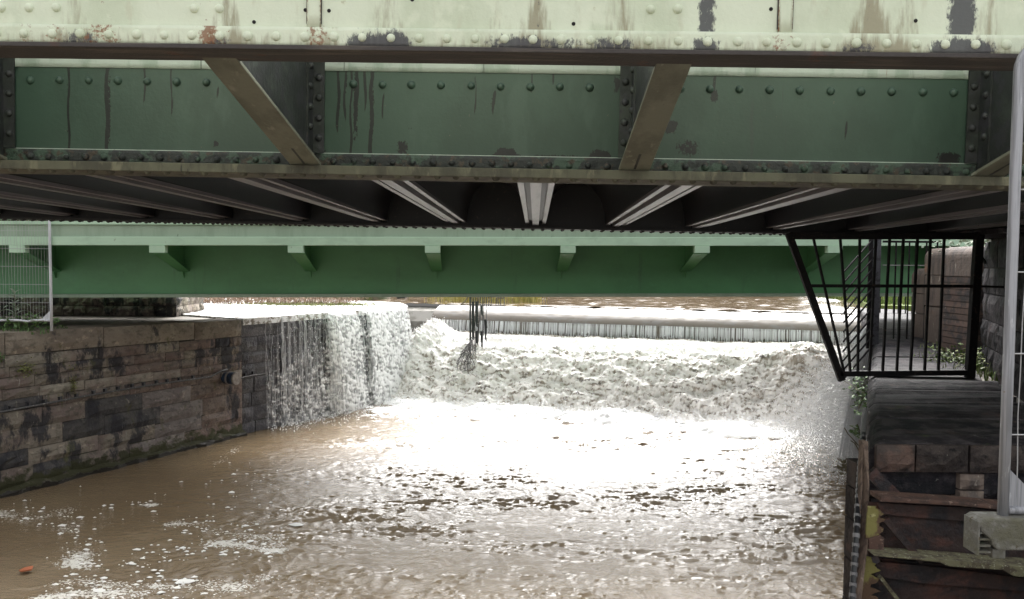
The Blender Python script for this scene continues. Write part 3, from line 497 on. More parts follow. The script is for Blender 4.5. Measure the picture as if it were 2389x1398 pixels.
def left_wall():
    root = tag(empty('river_wall', (LW0 + LW1) / 2), 'old brown stone river wall with smooth coping and a black cable along it', 'stone wall')
    mb = MB(); mb.prism([(p.x, p.y, -0.6) for p in (LW0 - RN * 0.03, LW1 - RN * 0.03, LW1 - RN * 0.5, LW0 - RN * 0.5)], (0, 0, 2.74)); wpart('backing', mb, m_mortar, root)
    c0, c1 = LW0 + RN * 0.02, LW1 + RN * 0.02; u = (LW1 - LW0).normalized(); x = 0.0; L = (LW1 - LW0).length; r = random.Random(3)
    for ln in (1.9, 2.2, 1.55, 1.5, 1.75, 1.2, 2.0):
        x1 = min(L, x + ln); ln = x1 - x
        if ln < 0.1: break
        me = stone_mesh('coping_stone', ln - 0.012, 0.31, 0.62, 0.004, nx=8, nz=3, cham=0.03, seed=int(x * 10)); o = link('coping_stone', me, m_cope, root)
        p = c0 + u * x; za, zb = ltop(p), ltop(c0 + u * x1); R3 = Matrix((Vector((u.x, u.y, (zb - za) / ln)), -RN, Vector((0, 0, 1)))).transposed().to_4x4()
        o.matrix_local = Matrix.Translation(Vector((p.x, p.y, za - 0.31)) - root.location) @ R3; x = x1
    ashlar(root, LW0 + u * 2.2, LW1, lambda p: ltop(p) - 0.312, [0.17, 0.15, 0.16, 0.15, 0.17], lambda x, c, q: m_stone_pale if q.random() < (.25 if x < 5.5 else .06) else (m_stone_black if q.random() < .05 else (m_stone_red if x > 4.6 and q.random() < .55 else m_stone)), (0.30, 0.85), 5, 0.022, gap=0.007)
    ashlar(root, LW0 + u * 2.2, LW1, lambda p: ltop(p) - 1.112, [0.27, 0.30, 0.24, 0.31, 0.4], lambda x, c, q: (m_stone_black if q.random() < .45 else m_stone) if x < 5.0 else (m_stone_mauve if x < 6.3 else m_stone_red), (0.5, 1.1), 6, 0.035, gap=0.004, out=(0, 0.006))
    # stepped green footing just at the water
    mb = MB(); n = 40; r = random.Random(8); pts = []
    for i in range(n + 1):
        p = LW0 + u * (2.2 + (L - 2.2) * i / n); w = r.uniform(0.05, 0.13); pts.append((p, w, r.uniform(0.02, 0.09)))
    for (p, w, z), (q, w2, z2) in zip(pts, pts[1:]):
        mb.add([p - RN * .02 + Vector((0, 0, -.3)), q - RN * .02 + Vector((0, 0, -.3)), q + RN * w2 + Vector((0, 0, -.3)), p + RN * w + Vector((0, 0, -.3)), p - RN * .02 + Vector((0, 0, z + .07)), q - RN * .02 + Vector((0, 0, z2 + .07)), q + RN * w2 + Vector((0, 0, z2)), p + RN * w + Vector((0, 0, z))], [(0, 3, 2, 1), (4, 5, 6, 7), (2, 3, 7, 6)])
    wpart('footing', mb, m_stone, root)
left_wall()
def fall_wall():
    d = LW2 - LW1; u = d.normalized(); n_ = Vector((u.y, -u.x, 0)); A = LW1 - n_ * 0.03 + u * 0.01
    root = tag(empty('overflow_wall', (LW1 + LW2) / 2), 'wet grey stone wall with water spilling over its top edge beside the weir', 'stone wall')
    pl = [A - n_ * .03, LW2 - n_ * .06, LW2 - n_ * .06 + Vector((-.2, .9, 0)), LW2 + Vector((-.6, 2.0, 0)), LW2 + Vector((-1.6, 2.0, 0)), LW1 - n_ * .9 + u * .2, A - n_ * 0.5]
    wpart('backing', MB().prism([(p.x, p.y, -0.6) for p in pl], (0, 0, 2.68)), m_mortar, root)
    ashlar(root, A, LW2 - n_ * 0.03, lambda p: 2.19, [0.33, 0.28, 0.24, 0.26, 0.3, 0.27, 0.3, 0.3], m_wet, (0.55, 0.95), 15, 0.03, out=(-0.012, 0.02), depth=0.2)
    e = LW2 + Vector((-.17, .9, 0)); ashlar(root, LW2, e + Vector((-.4, 1.1, 0)), lambda p: 2.19, [0.33, 0.28, 0.24, 0.26, 0.3, 0.3], m_wet, (0.5, 0.9), 16, 0.03, depth=0.2)
fall_wall()

# the right pier
def pier():
    root = tag(empty('stone_pier', (3.0, 6.0, 2.0)), 'sooty purple stone pier with a rounded river edge below the black railing', 'stone pier')
    poly = [PIER[0] + RD * .06 + RN * .05, PIER[1] + RN * .04, PIER[2] + RN * .04, PIER[3] + RN * .04, PIER[4] + RN * .04, PIER[4] + RN * 1.5, PIER[3] + RN * 1.2, PIER[2] + RN * 1.2, Vector((4.6, 6.9, 0)), Vector((4.0, 4.62, 0))]
    wpart('backing', MB().prism([(p.x, p.y, -0.6) for p in poly], (0, 0, 2.78)), m_mortar, root)
    # top stones with a bull nose towards the river: profile swept along the edge
    segs = [(PIER[0], PIER[1], [0, 0.30, 0.52, 0.78, 1.0]), (PIER[1], PIER[2], [0, 0.28, 0.55, 0.8, 1.0]), (PIER[2], PIER[3], [0, 0.25, 0.5, 0.75, 1.0]), (PIER[3], PIER[4], [0, 0.5, 1.0])]
    r = random.Random(4)
    for si, (a, b, cuts) in enumerate(segs):
        for c0, c1 in zip(cuts, cuts[1:]):
            p, q = a.lerp(b, c0), a.lerp(b, c1); u = (q - p).normalized(); n = Vector((1, 0, 0)) if si < 2 else Vector((u.y, -u.x, 0)); p = p + u * 0.006; q = q - u * 0.006
            wid = 1.15 if si == 0 else 1.05; dz = 0.045 + r.uniform(-0.012, 0.006); mb = MB(); prof_ = [(0.0, 1.92)] + [(0.075 - 0.075 * math.cos(t), 2.165 + 0.075 * math.sin(t)) for t in np.linspace(0, math.pi / 2, 6)] + [(wid, 2.235), (wid, 1.92)]
            rows = 7
            for k in range(rows + 1):
                cpt = p.lerp(q, k / rows)
                for jx, (o_, z_) in enumerate(prof_):
                    jit = r.uniform(-0.013, 0.013) if 0 < jx < 9 and 0 < k < rows else 0
                    mb.v.append(tuple(cpt + n * (o_ + jit) + Vector((0, 0, z_ + dz + jit - (0.012 if k in (0, rows) and 2 < jx < 8 else 0)))))
            m_ = len(prof_)
            for k in range(rows):
                for jx in range(m_): mb.f.append((k * m_ + jx, k * m_ + (jx + 1) % m_, (k + 1) * m_ + (jx + 1) % m_, (k + 1) * m_ + jx))
            mb.f += [tuple(range(m_)), tuple(rows * m_ + i for i in range(m_ - 1, -1, -1))]
            wpart('coping_stone', mb, m_pier, root, bevel=0.008)
    # square slabs beside the bull-nosed stones, and the front face courses
    mb = MB().box(3.14, 4.3, 4.55, 6.2, 1.92, 2.215); wpart('top_slab', mb, m_pier, root, bevel=0.01)
    A = Vector((2.10, 4.46, 0)); B = Vector((4.1, 4.46, 0)); rt = root
    ashlar(rt, A + Vector((.03, 0, 0)), B, lambda p: 2.272, [0.17], m_pier_front, (0.24, 0.5), 33, 0.022, depth=0.04, out=(0.01, 0.03), gap=0.012)
    ashlar(rt, A + Vector((.03, 0.09, 0)), A + Vector((.52, 0.09, 0)), lambda p: 2.095, [0.17, 0.2, 0.26, 0.26, 0.3, 0.3, 0.3, 0.4], m_pier_front, (0.5, 0.7), 34, 0.02, depth=0.3)
    ashlar(rt, A + Vector((.53, -0.0, 0)), A + Vector((.68, -0.0, 0)), lambda p: 2.098, [0.10, 0.13], m_post, (0.3, 0.4), 35, 0.025, depth=0.3)
    ashlar(rt, A + Vector((.69, 0.06, 0)), B, lambda p: 2.095, [0.17, 0.2, 0.26, 0.26, 0.3, 0.3], m_pier, (0.4, 0.7), 36, 0.02, depth=0.3)
    # river face
    for si, (a, b) in enumerate(zip(PIER[:3], PIER[1:4])):
        ashlar(rt, b + RN * .02, a + RN * .02, lambda p: 1.92, [0.3, 0.32, 0.3, 0.34, 0.34, 0.4], m_pier, (0.6, 1.0), 40 + si, 0.02, depth=0.2)
pier()

def abutment():
    root = tag(empty('bridge_abutment', (4.9, 7.2, 2.2)), 'dark stone abutment carrying the right end of the old riveted bridge', 'abutment')
    A, B = Vector((3.85, 5.45, 0)), Vector((5.13, 8.4, 0)); E = Vector((9, 8.6, 0)); G = Vector((9, 5.2, 0))
    wpart('backing', MB().prism([(p.x, p.y, 2.1) for p in (A + RN * .04, B + RN * .04, E, G)], (0, 0, 1.50)), m_mortar, root)
    ashlar(root, B, A, lambda p: 3.58, [0.28, 0.27, 0.28, 0.27, 0.3], m_pier, (0.4, 0.75), 50, 0.02, depth=0.2)
    ashlar(root, E, B, lambda p: 3.58, [0.28, 0.27, 0.28, 0.27, 0.3], m_pier, (0.4, 0.75), 51, 0.02, depth=0.2)
    wpart('bearing_stone', MB().box(4.3, 8.8, 5.6, 8.3, 3.605, 3.655), m_pier, root, bevel=0.01)
abutment()
def stone_post(px0, px1, pytop, Y, label, cuts, mat, bricks=False, hook=False):
    a, b = pt(px0, pytop, Y), pt(px1, pytop, Y); x0, x1, zt, zb = a.x, b.x, a.z, 2.17; R_ = min(0.13, (x1 - x0) * 0.6); dep = 0.75
    root = tag(empty('stone_post', ((x0 + x1) / 2, Y, zb)), label, 'stone post', 'rounded stone posts beyond the railing')
    capz = zt - 0.36; prof_ = [(x0, capz), (x1 + .25, capz), (x1 + .25, zt)] + [(x0 + R_ - R_ * math.sin(t), zt - R_ + R_ * math.cos(t)) for t in np.linspace(0, math.pi / 2, 7)]
    wpart('cap_stone', MB().prism([(x, Y, z) for x, z in prof_], (0, dep, 0)), mat, root, bevel=0.012)
    if bricks:
        wpart('core', MB().box(x0 + .02, x1 + .24, Y + .02, Y + dep - .02, zb - .1, capz), m_mortar, root)
        n = 14; H = (capz - zb) / n
        base = None
        for k in range(n):
            x = x0 - (0.05 if k % 2 else 0); w = 0.15
            while x < x1 + .2:
                xa, xb = max(x, x0) + .004, min(x + w, x1 + .24) - .004
                if xb - xa > 0.02: wpart('brick', MB().box(xa, xb, Y - random.uniform(0, .006), Y + .1, zb + k * H + .004, zb + (k + 1) * H - .004), m_brick, root)
                x += w
        for k in range(n): wpart('brick', MB().box(x0 - random.uniform(0, .004), x0 + .1, Y + .105, Y + dep - .01, zb + k * H + .004, zb + (k + 1) * H - .004), m_brick, root)
    else:
        z = capz
        for h in cuts:
            z2 = max(zb - .1, z - h); wpart('stone', MB().box(x0 + random.uniform(0, .015), x1 + .24, Y + random.uniform(0, .015), Y + dep - .02, z2 + .004, z - .004), mat, root, bevel=0.014); z = z2
    if hook:
        c = Vector((x0 + 0.10, Y - 0.035, 2.58)); wpart('hook', MB().tube([c + Vector((0.08 * math.cos(t) * 1.2, -0.01, 0.11 * math.sin(t))) for t in np.linspace(0.9, 5.4, 14)], 0.022, 8), m_post, root, smooth=True)
stone_post(2283, 2345, 573, 8.75, 'brick post with rounded stone cap nearest the tall fence tube', [0.5], m_post, bricks=True)
stone_post(2231, 2283, 577, 9.8, 'red sandstone post with rounded top, the middle of the stepped three', [0.42, 0.5, 0.6], m_post)
stone_post(2192, 2236, 627, 10.7, 'lower scarred sandstone post with an iron hook on its face', [0.3, 0.55, 0.6], m_post, hook=True)

def far_abutment():
    A, B = Vector((-14, 15.6, 0)), pt(412, 700, 15.6); B.z = 0
    root = tag(empty('rubble_abutment', (-9, 15.8, 2.2)), 'rough rubble stone abutment in the shade under the newer green bridge', 'abutment')
    wpart('backing', MB().prism([(A.x, A.y + .05, 2.1), (B.x - .05, B.y + .05, 2.1), (B.x - .1, B.y + 1.6, 2.1), (A.x, A.y + 1.6, 2.1)], (0, 0, 0.72)), m_mortar, root)
    ashlar(root, Vector((-10.8, 15.6, 0)), B, lambda p: 2.82, [0.2, 0.22, 0.2, 0.2], m_stone, (0.18, 0.45), 60, 0.05, depth=0.2, out=(-.02, .04))
    ashlar(root, B, B + Vector((-.1, 1.6, 0)), lambda p: 2.82, [0.2, 0.22, 0.2, 0.2], m_stone, (0.3, 0.5), 61, 0.05, depth=0.2)
    A2 = Vector((7.4, 15.4, 0)); root2 = tag(empty('stone_abutment', (11.5, 13, 2.2)), 'stone abutment under the right end of the newer green bridge', 'abutment')
    wpart('backing', MB().box(9.7, 14, 11.9, 16.0, 2.0, 2.80), m_stone, root2, bevel=0.02)
far_abutment()

# ------------------------------------------------------------------ the old riveted bridge
def dome(r, h, n=10):
    mb = MB(); rings = [(1.0, 0.0), (0.94, 0.35), (0.72, 0.72), (0.38, 0.94)]
    for rr, hh in rings:
        for k in range(n): a = 2 * math.pi * k / n; mb.v.append((r * rr * math.cos(a), -h * hh, r * rr * math.sin(a)))
    for i in range(3):
        for k in range(n): mb.f.append((i * n + k, i * n + (k + 1) % n, (i + 1) * n + (k + 1) % n, (i + 1) * n + k))
    mb.v.append((0, -h, 0)); mb.f += [(3 * n + k, 3 * n + (k + 1) % n, 4 * n) for k in range(n)]
    me = mb.mesh('rivet'); smoothen(me); return me
OB = dict()
def old_bridge():
    root = tag(empty('riveted_bridge', (0, 4.05, 3.735), (0, 0.013, -0.03)), 'old riveted iron bridge close overhead with cream fascia and dark green girder', 'bridge')
    inv = root.matrix_basis.inverted()
    def lo(px, py, Y): return inv @ pt(px, py, Y)                # photograph point in the bridge's own frame
    x0, x1 = -7.5, 6.2
    # --- fascia girder
    FY = -1.30
    def plate(name, xa, xb, za, zb, yf, th, stx, stz, parent, mat, fn=None):
        xs = np.arange(xa, xb + 1e-6, stx); zs = np.linspace(za, zb, stz); X, Z = np.meshgrid(xs, zs, indexing='ij'); Yy = np.full_like(X, yf); n = X.size
        V = np.concatenate([np.stack([X, Yy, Z], -1).reshape(-1, 3), np.stack([X, Yy + th, Z], -1).reshape(-1, 3)]); Ff = grid_faces(len(xs), len(zs))
        i = np.arange(n).reshape(X.shape); ring = np.concatenate([i[:, 0], i[-1, 1:], i[-2::-1, -1], i[0, -2:0:-1]]); nx_ = np.roll(ring, -1)
        side = np.stack([nx_, ring, ring + n, nx_ + n], -1); me = np_mesh(name, V, np.concatenate([Ff, Ff[:, ::-1] + n, side]))
        a = fn(np.concatenate([X.ravel(), X.ravel()]), np.concatenate([Z.ravel(), Z.ravel()])) if fn else {}
        for k in ('stain', 'dark', 'rust'): attr(me, k, a.get(k, np.zeros(2 * n)))
        return link(name, me, mat, parent)
    kf = 2.75 / 1800
    def fx(px): return (px - 1194.5) * kf - 0.02
    stains = [(200, 45, .55), (555, 50, .6), (585, 16, .35), (760, 60, .3), (930, 55, .55), (1180, 30, .4), (1280, 45, 1.0), (1470, 75, .6), (2035, 60, 1.0), (2120, 40, .6), (2300, 50, .6)]
    darks = [(1668, 38, .95), (2240, 62, 1.1), (1284, 26, .35), (2035, 26, .35)]
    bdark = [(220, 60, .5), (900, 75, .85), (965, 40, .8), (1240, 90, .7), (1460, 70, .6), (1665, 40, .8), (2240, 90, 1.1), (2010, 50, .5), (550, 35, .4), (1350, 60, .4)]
    rusts = [(90, 30, .8), (160, 35, .8), (270, 60, .9), (545, 40, .8), (505, 30, .6), (785, 30, .9), (1850, 30, .7), (1810, 25, .5), (745, 25, .5)]
    def g(X, lst, f=1.0): return np.clip(sum(s * np.exp(-((X - fx(p)) / (w * kf * f)) ** 4) for p, w, s in lst), 0, 1.15)
    def fweb(X, Z): flare = 1.5 - 0.8 * sstep(Z, 0.38, 0.52); return dict(stain=np.clip(sum(s * np.exp(-((X - fx(p)) / (w * kf * flare * .55)) ** 2) for p, w, s in stains), 0, 1), dark=g(X, darks, .55), rust=0.55 * g(X, rusts) * (Z < 0.5))
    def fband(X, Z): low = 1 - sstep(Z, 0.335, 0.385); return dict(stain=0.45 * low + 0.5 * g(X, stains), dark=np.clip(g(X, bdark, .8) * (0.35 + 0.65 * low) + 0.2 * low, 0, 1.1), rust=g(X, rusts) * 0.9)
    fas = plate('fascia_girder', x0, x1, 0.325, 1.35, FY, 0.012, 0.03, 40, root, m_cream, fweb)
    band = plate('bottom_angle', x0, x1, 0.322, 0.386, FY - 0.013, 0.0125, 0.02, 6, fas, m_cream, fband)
    mb = MB().box(x0, x1, FY - 0.022, FY + 0.15, 0.305, 0.3215); link('bottom_flange', mb, m_edge, fas, bevel=0.003)
    mb = MB().box(x0, x1, FY + 0.0125, FY + 0.024, 0.322, 0.40); link('back_angle', mb, m_edge, fas)
    for p in (767, 1845):
        x = fx(p); w = 0.024; ob = plate('cover_strip', x - w, x + w, 0.387, 1.33, FY - 0.010, 0.0095, 0.012, 20, fas, m_cream, lambda X, Z, c=x: dict(rust=0.9 * np.exp(-((np.abs(X - c) - .024) / .006) ** 2), stain=0.5 * np.exp(-((np.abs(X - c) - .024) / .008) ** 2)))
        for sgn in (-1, 1):
            mbb = MB().box(x + sgn * (w + .0015) - .0015, x + sgn * (w + .0015) + .0015, FY - 0.006, FY - .0005, 0.40, 1.32); link('seam', mbb, m_edge, fas)
    rv = dome(0.0165, 0.013); rvm = rv
    def attr0(me):
        for k in ('stain', 'dark', 'rust'): attr(me, k, np.full(len(me.vertices), 0.12 if k != 'dark' else 0.0))
    attr0(rv); rv.materials.append(m_cream)
    proto = bpy.data.objects.new('rivet', rv); COL.objects.link(proto); proto.parent = fas
    first = [True]
    def put(parent, pr, x, y, z, s=1.0, rot=None):
        m4 = Matrix.Translation((x, y, z)) @ (rot or Matrix.Identity(4)) @ Matrix.Scale(s, 4)
        if first[0]: first[0] = False; pr.parent = parent; pr.matrix_local = m4; return pr
        return copy_under(pr, parent, m4)
    xr = fx(22)
    n = 0
    while xr < fx(2420): put(fas, proto, xr, FY - 0.013, 0.352 + random.uniform(-.001, .001), random.uniform(.92, 1.08)); xr += 0.101 + random.uniform(-.003, .003); n += 1
    for px in (28, 94, 159, 485, 545, 1541, 1602): put(fas, proto, fx(px), FY, lo(px, 6 + 18 * (px > 200) * min(1, px / 1500) + 2, 2.75).z, 1.0)
    dm = MB(); N_ = 10; dm.v = [(0.0068 * math.cos(2 * math.pi * k / N_), -0.0012 * j, 0.0068 * math.sin(2 * math.pi * k / N_)) for j in (0, 1) for k in range(N_)]; dm.f = [tuple(range(N_, 2 * N_))] + [(k, (k + 1) % N_, N_ + (k + 1) % N_, N_ + k) for k in range(N_)]
    hm = dm.mesh('bolt_hole'); hm.materials.append(m_hole); hp = bpy.data.objects.new('bolt_hole', hm); COL.objects.link(hp); hp.parent = fas; fh = True
    for px, py in ((626, 47), (746, 20), (801, 22), (1366, 58), (1813, 28), (2138, 58), (994, -2), (1751, -2)):
        q = lo(px, py, 2.75); m4 = Matrix.Translation((fx(px), FY - .0004, q.z))
        if fh: hp.matrix_local = m4; fh = False
        else: copy_under(hp, fas, m4)
    # --- main girder
    def wdark(X, Z):
        a = np.zeros_like(X)
        for (px, py, w, h, s) in ((60, 378, 60, 14, 1.0), (330, 384, 70, 9, .9), (440, 386, 50, 8, .8), (560, 388, 60, 6, .7), (905, 388, 40, 8, .8), (1010, 384, 60, 11, 1.0), (1110, 378, 50, 14, 1.1), (1290, 376, 90, 13, 1.1), (1400, 370, 25, 20, 1.0), (740, 372, 30, 25, 1.0), (1440, 200, 14, 30, .7), (1650, 388, 70, 7, .8), (1800, 384, 60, 8, .7), (2190, 378, 30, 18, 1.0), (740, 160, 14, 18, 1.0), (500, 335, 7, 10, .9), (955, 300, 10, 7, .6), (1150, 240, 6, 40, .5), (200, 375, 110, 22, 1.0), (1180, 362, 26, 16, 1.2), (700, 200, 40, 200, .25), (1560, 300, 20, 16, 1.0), (1600, 350, 35, 25, .7), (940, 345, 16, 22, .8), (1660, 230, 10, 18, .9), (830, 250, 7, 95, .75), (868, 260, 7, 90, .7), (245, 250, 6, 110, .75), (148, 260, 5, 95, .6), (790, 220, 5, 70, .6), (808, 190, 4, 50, .6)):
            q = lo(px, py, 4.06); a += s * np.exp(-(((X - q.x) / (w * .00228)) ** 2) ** 1.6 - (((Z - q.z) / (h * .00228)) ** 2) ** 1.6)
        dr = np.zeros_like(X)
        for (px, ya, yb, w) in ((148, 120, 385, 5), (240, 150, 400, 9), (395, 150, 290, 4), (330, 150, 260, 4), (790, 150, 330, 6), (806, 140, 300, 5), (820, 150, 395, 5), (833, 140, 300, 7), (853, 140, 275, 6), (868, 150, 395, 9), (895, 230, 300, 4), (1153, 225, 292, 6), (1110, 190, 290, 4), (1290, 150, 215, 5), (1660, 190, 262, 7), (1240, 170, 240, 4), (1810, 150, 210, 4), (620, 200, 330, 4), (505, 210, 250, 5), (1960, 300, 350, 5)):
            q0, q1 = lo(px, ya, 4.06), lo(px + 1, yb, 4.06); wob = 0.004 * np.sin(Z * 23 + px)
            dr = np.maximum(dr, np.exp(-((X - q0.x - wob) / (w * .0013)) ** 2) * sstep(Z, q1.z - .02, q1.z + .10) * (1 - sstep(Z, q0.z, q0.z + .05)))
        return dict(dark=np.clip(a, 0, 1.1), rust=dr)
    mg = plate('main_girder', -3.2, 3.0, 0.051, 1.25, -0.018, 0.018, 0.006, 70, root, m_webgreen, wdark)
    link('bottom_flange', MB().box(x0, x1, -0.125, 0.125, 0.004, 0.050), m_khaki, mg, bevel=0.004)
    # scabby lower angle with ragged paint
    plate('lower_angle', x0, x1, 0.0505, 0.122, -0.030, 0.0115, 0.03, 5, mg, m_scab)
    link('paint_edge', MB().box(x0, x1, -0.0225, -0.0185, 0.1225, 0.127), m_strip, mg)
    plate('upper_plate', x0, x1, 0.550, 1.2, -0.0245, 0.006, 0.03, 24, mg, m_strip)  # band over the upper web, paler green than the web below
    rg = dome(0.0215, 0.019); rg.name = 'girder_rivet'; attr0(rg); rg.materials.append(m_webgreen); gp = bpy.data.objects.new('rivet', rg); COL.objects.link(gp); first[0] = True
    rk = dome(0.019, 0.016); attr0(rk); rk.materials.append(m_scab); kp = bpy.data.objects.new('rivet', rk); COL.objects.link(kp)
    rkh = dome(0.019, 0.016); rkh.materials.append(m_khaki); khp = bpy.data.objects.new('rivet', rkh); COL.objects.link(khp)
    brx = [-2.70, -1.06, 0.615, 2.37]
    edges = [b for b in brx]
    x = -2.55
    while x < 2.75:
        if min(abs(x - b) for b in brx) > 0.09: put(mg, gp, x, -0.0185, 0.482 + random.uniform(-.002, .002), random.uniform(.93, 1.07))
        x += 0.154 + random.uniform(-.004, .004)
    first[0] = True; x = -2.65
    while x < 2.75:
        if min(abs(x - b) for b in brx) > 0.06: put(mg, kp, x, -0.030, 0.083 + random.uniform(-.003, .003), random.uniform(.85, 1.1))
        x += 0.102 + random.uniform(-.006, .006)
    first[0] = True; x = -2.7; down = Matrix.Rotation(math.radians(90), 4, 'X')
    while x < 2.8:
        put(mg, khp, x, -0.095 + random.uniform(-.004, .004), 0.004, random.uniform(.85, 1.15), down); x += 0.1 + random.uniform(-.006, .006)
    # --- brackets: gusset, sloping khaki flange, angles with rivets
    rb_ = dome(0.0195, 0.016); rb_.materials.append(m_gusset); bp = bpy.data.objects.new('rivet', rb_); COL.objects.link(bp); bfirst = [True]
    for bi, b in enumerate(brx):
        gus = link('bracket', MB().prism([(b - .006, -0.031, 0.052), (b - .006, -0.13, 0.055), (b - .006, FY + .024, 0.33), (b - .006, FY + .024, 0.9), (b - .006, -0.0255, 0.9)], (0.012, 0, 0)), m_gusset, root)
        a_, c_ = Vector((b, -0.10, 0.045)), Vector((b, FY + .06, 0.312)); dv = (c_ - a_).normalized(); nv = Vector((0, -dv.z, dv.y)) * -1
        mb = MB(); w0_, w1_ = 0.078, 0.064; V = []
        for p, w in ((a_ + nv * .004, w0_), (c_ + nv * .004, w1_)):
            for sx in (-1, 1):
                for th in (0, 0.016): V.append(p + Vector((sx * w, 0, 0)) + nv * th)
        mb.add(V, [(0, 1, 3, 2), (4, 6, 7, 5), (0, 4, 5, 1), (2, 3, 7, 6), (0, 2, 6, 4), (1, 5, 7, 3)]); link('bracket_flange', mb, m_strut, gus, bevel=0.003)
        for sgn in (-1, 1):
            link('stiffener_angle', MB().box(b + sgn * .0065, b + sgn * .075, -0.0375, -0.0305, 0.125, 0.95) if sgn > 0 else MB().box(b - .075, b - .0065, -0.0375, -0.0305, 0.125, 0.95), m_gusset, gus)
            link('gusset_angle', MB().box(min(b + sgn * .0062, b + sgn * .016), max(b + sgn * .0062, b + sgn * .016), -0.125, -0.0376, 0.075, 0.93), m_gusset, gus)
            rot = Matrix.Rotation(math.radians(90 * sgn), 4, 'Z')
            for k in range(6):
                z = 0.20 + k * 0.103
                m4 = Matrix.Translation((b + sgn * 0.047, -0.0376, z))
                for mm in (m4, Matrix.Translation((b + sgn * .0165, -0.09, z + .05)) @ rot):
                    if bfirst[0]: bp.parent = gus; bp.matrix_local = mm; bfirst[0] = False
                    else: copy_under(bp, gus, mm)
    # --- deck: floor beams, arched plates, deck plate, far girder
    mb = MB().box(x0, x1, -0.0, 4.2, 0.9, 1.0); link('deck_plate', mb, m_black, root)
    sp, k0 = 0.83, 0.12; nb = range(-8, 8)
    am = MB(); hw = 0.105; nA = 12
    xs = [hw + (sp - 2 * hw) * (0.5 - 0.5 * math.cos(math.pi * i / nA)) for i in range(nA + 1)]
    rise = 0.42; c = (sp - 2 * hw) / 2
    for j, y in enumerate((0.13, 4.05)):
        for i, x in enumerate(xs): am.v.append((x, y, 0.07 + rise * max(0, 1 - abs((x - sp / 2) / c) ** 2.6) ** 0.5 - y * 0.008))
    am.f = [(i, i + 1, nA + 2 + i, nA + 1 + i) for i in range(nA)]
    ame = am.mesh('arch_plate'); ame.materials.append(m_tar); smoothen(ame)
    bmx = MB()
    bmx.box(-hw, hw, 0.13, 4.05, 0.055, 0.075)                                     # carrier under the arches
    bme = bmx.mesh('floor_beam'); bme.materials.append(m_black)
    strips = []
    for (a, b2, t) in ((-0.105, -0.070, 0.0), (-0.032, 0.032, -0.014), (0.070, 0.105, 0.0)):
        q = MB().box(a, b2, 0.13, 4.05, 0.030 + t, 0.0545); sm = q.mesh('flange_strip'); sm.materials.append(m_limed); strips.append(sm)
    for k in nb:
        x = k0 + k * sp
        if not x0 + .2 < x < x1 - .2: continue
        fb = link('floor_beam', bme, None, root); fb.location = (x, 0, -0.0); fb.rotation_euler = (-0.0095, 0, 0)
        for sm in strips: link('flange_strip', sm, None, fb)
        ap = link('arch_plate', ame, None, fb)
    fg = link('far_girder', MB().box(x0, x1, 4.08, 4.10, -0.0385, 1.25), m_black, root)
    link('far_flange', MB().box(x0, x1, 3.98, 4.2, -0.062, -0.038), m_black, fg)
    rvs = MB(); x = x0
    base = dome(0.021, 0.017, 8)
    bv = [tuple(v.co) for v in base.vertices]; bf = [tuple(p.vertices) for p in base.polygons]
    while x < x1:
        for yy in (4.03, 4.16): rvs.add(bv, bf, Matrix.Translation((x, yy, -0.062)) @ Matrix.Rotation(math.radians(90), 4, 'X'))
        x += 0.104
    o = link('flange_rivets', rvs, m_black, fg, smooth=True); o['kind'] = 'stuff'
    # parapet of far girder and footway strip above the brackets
old_bridge()

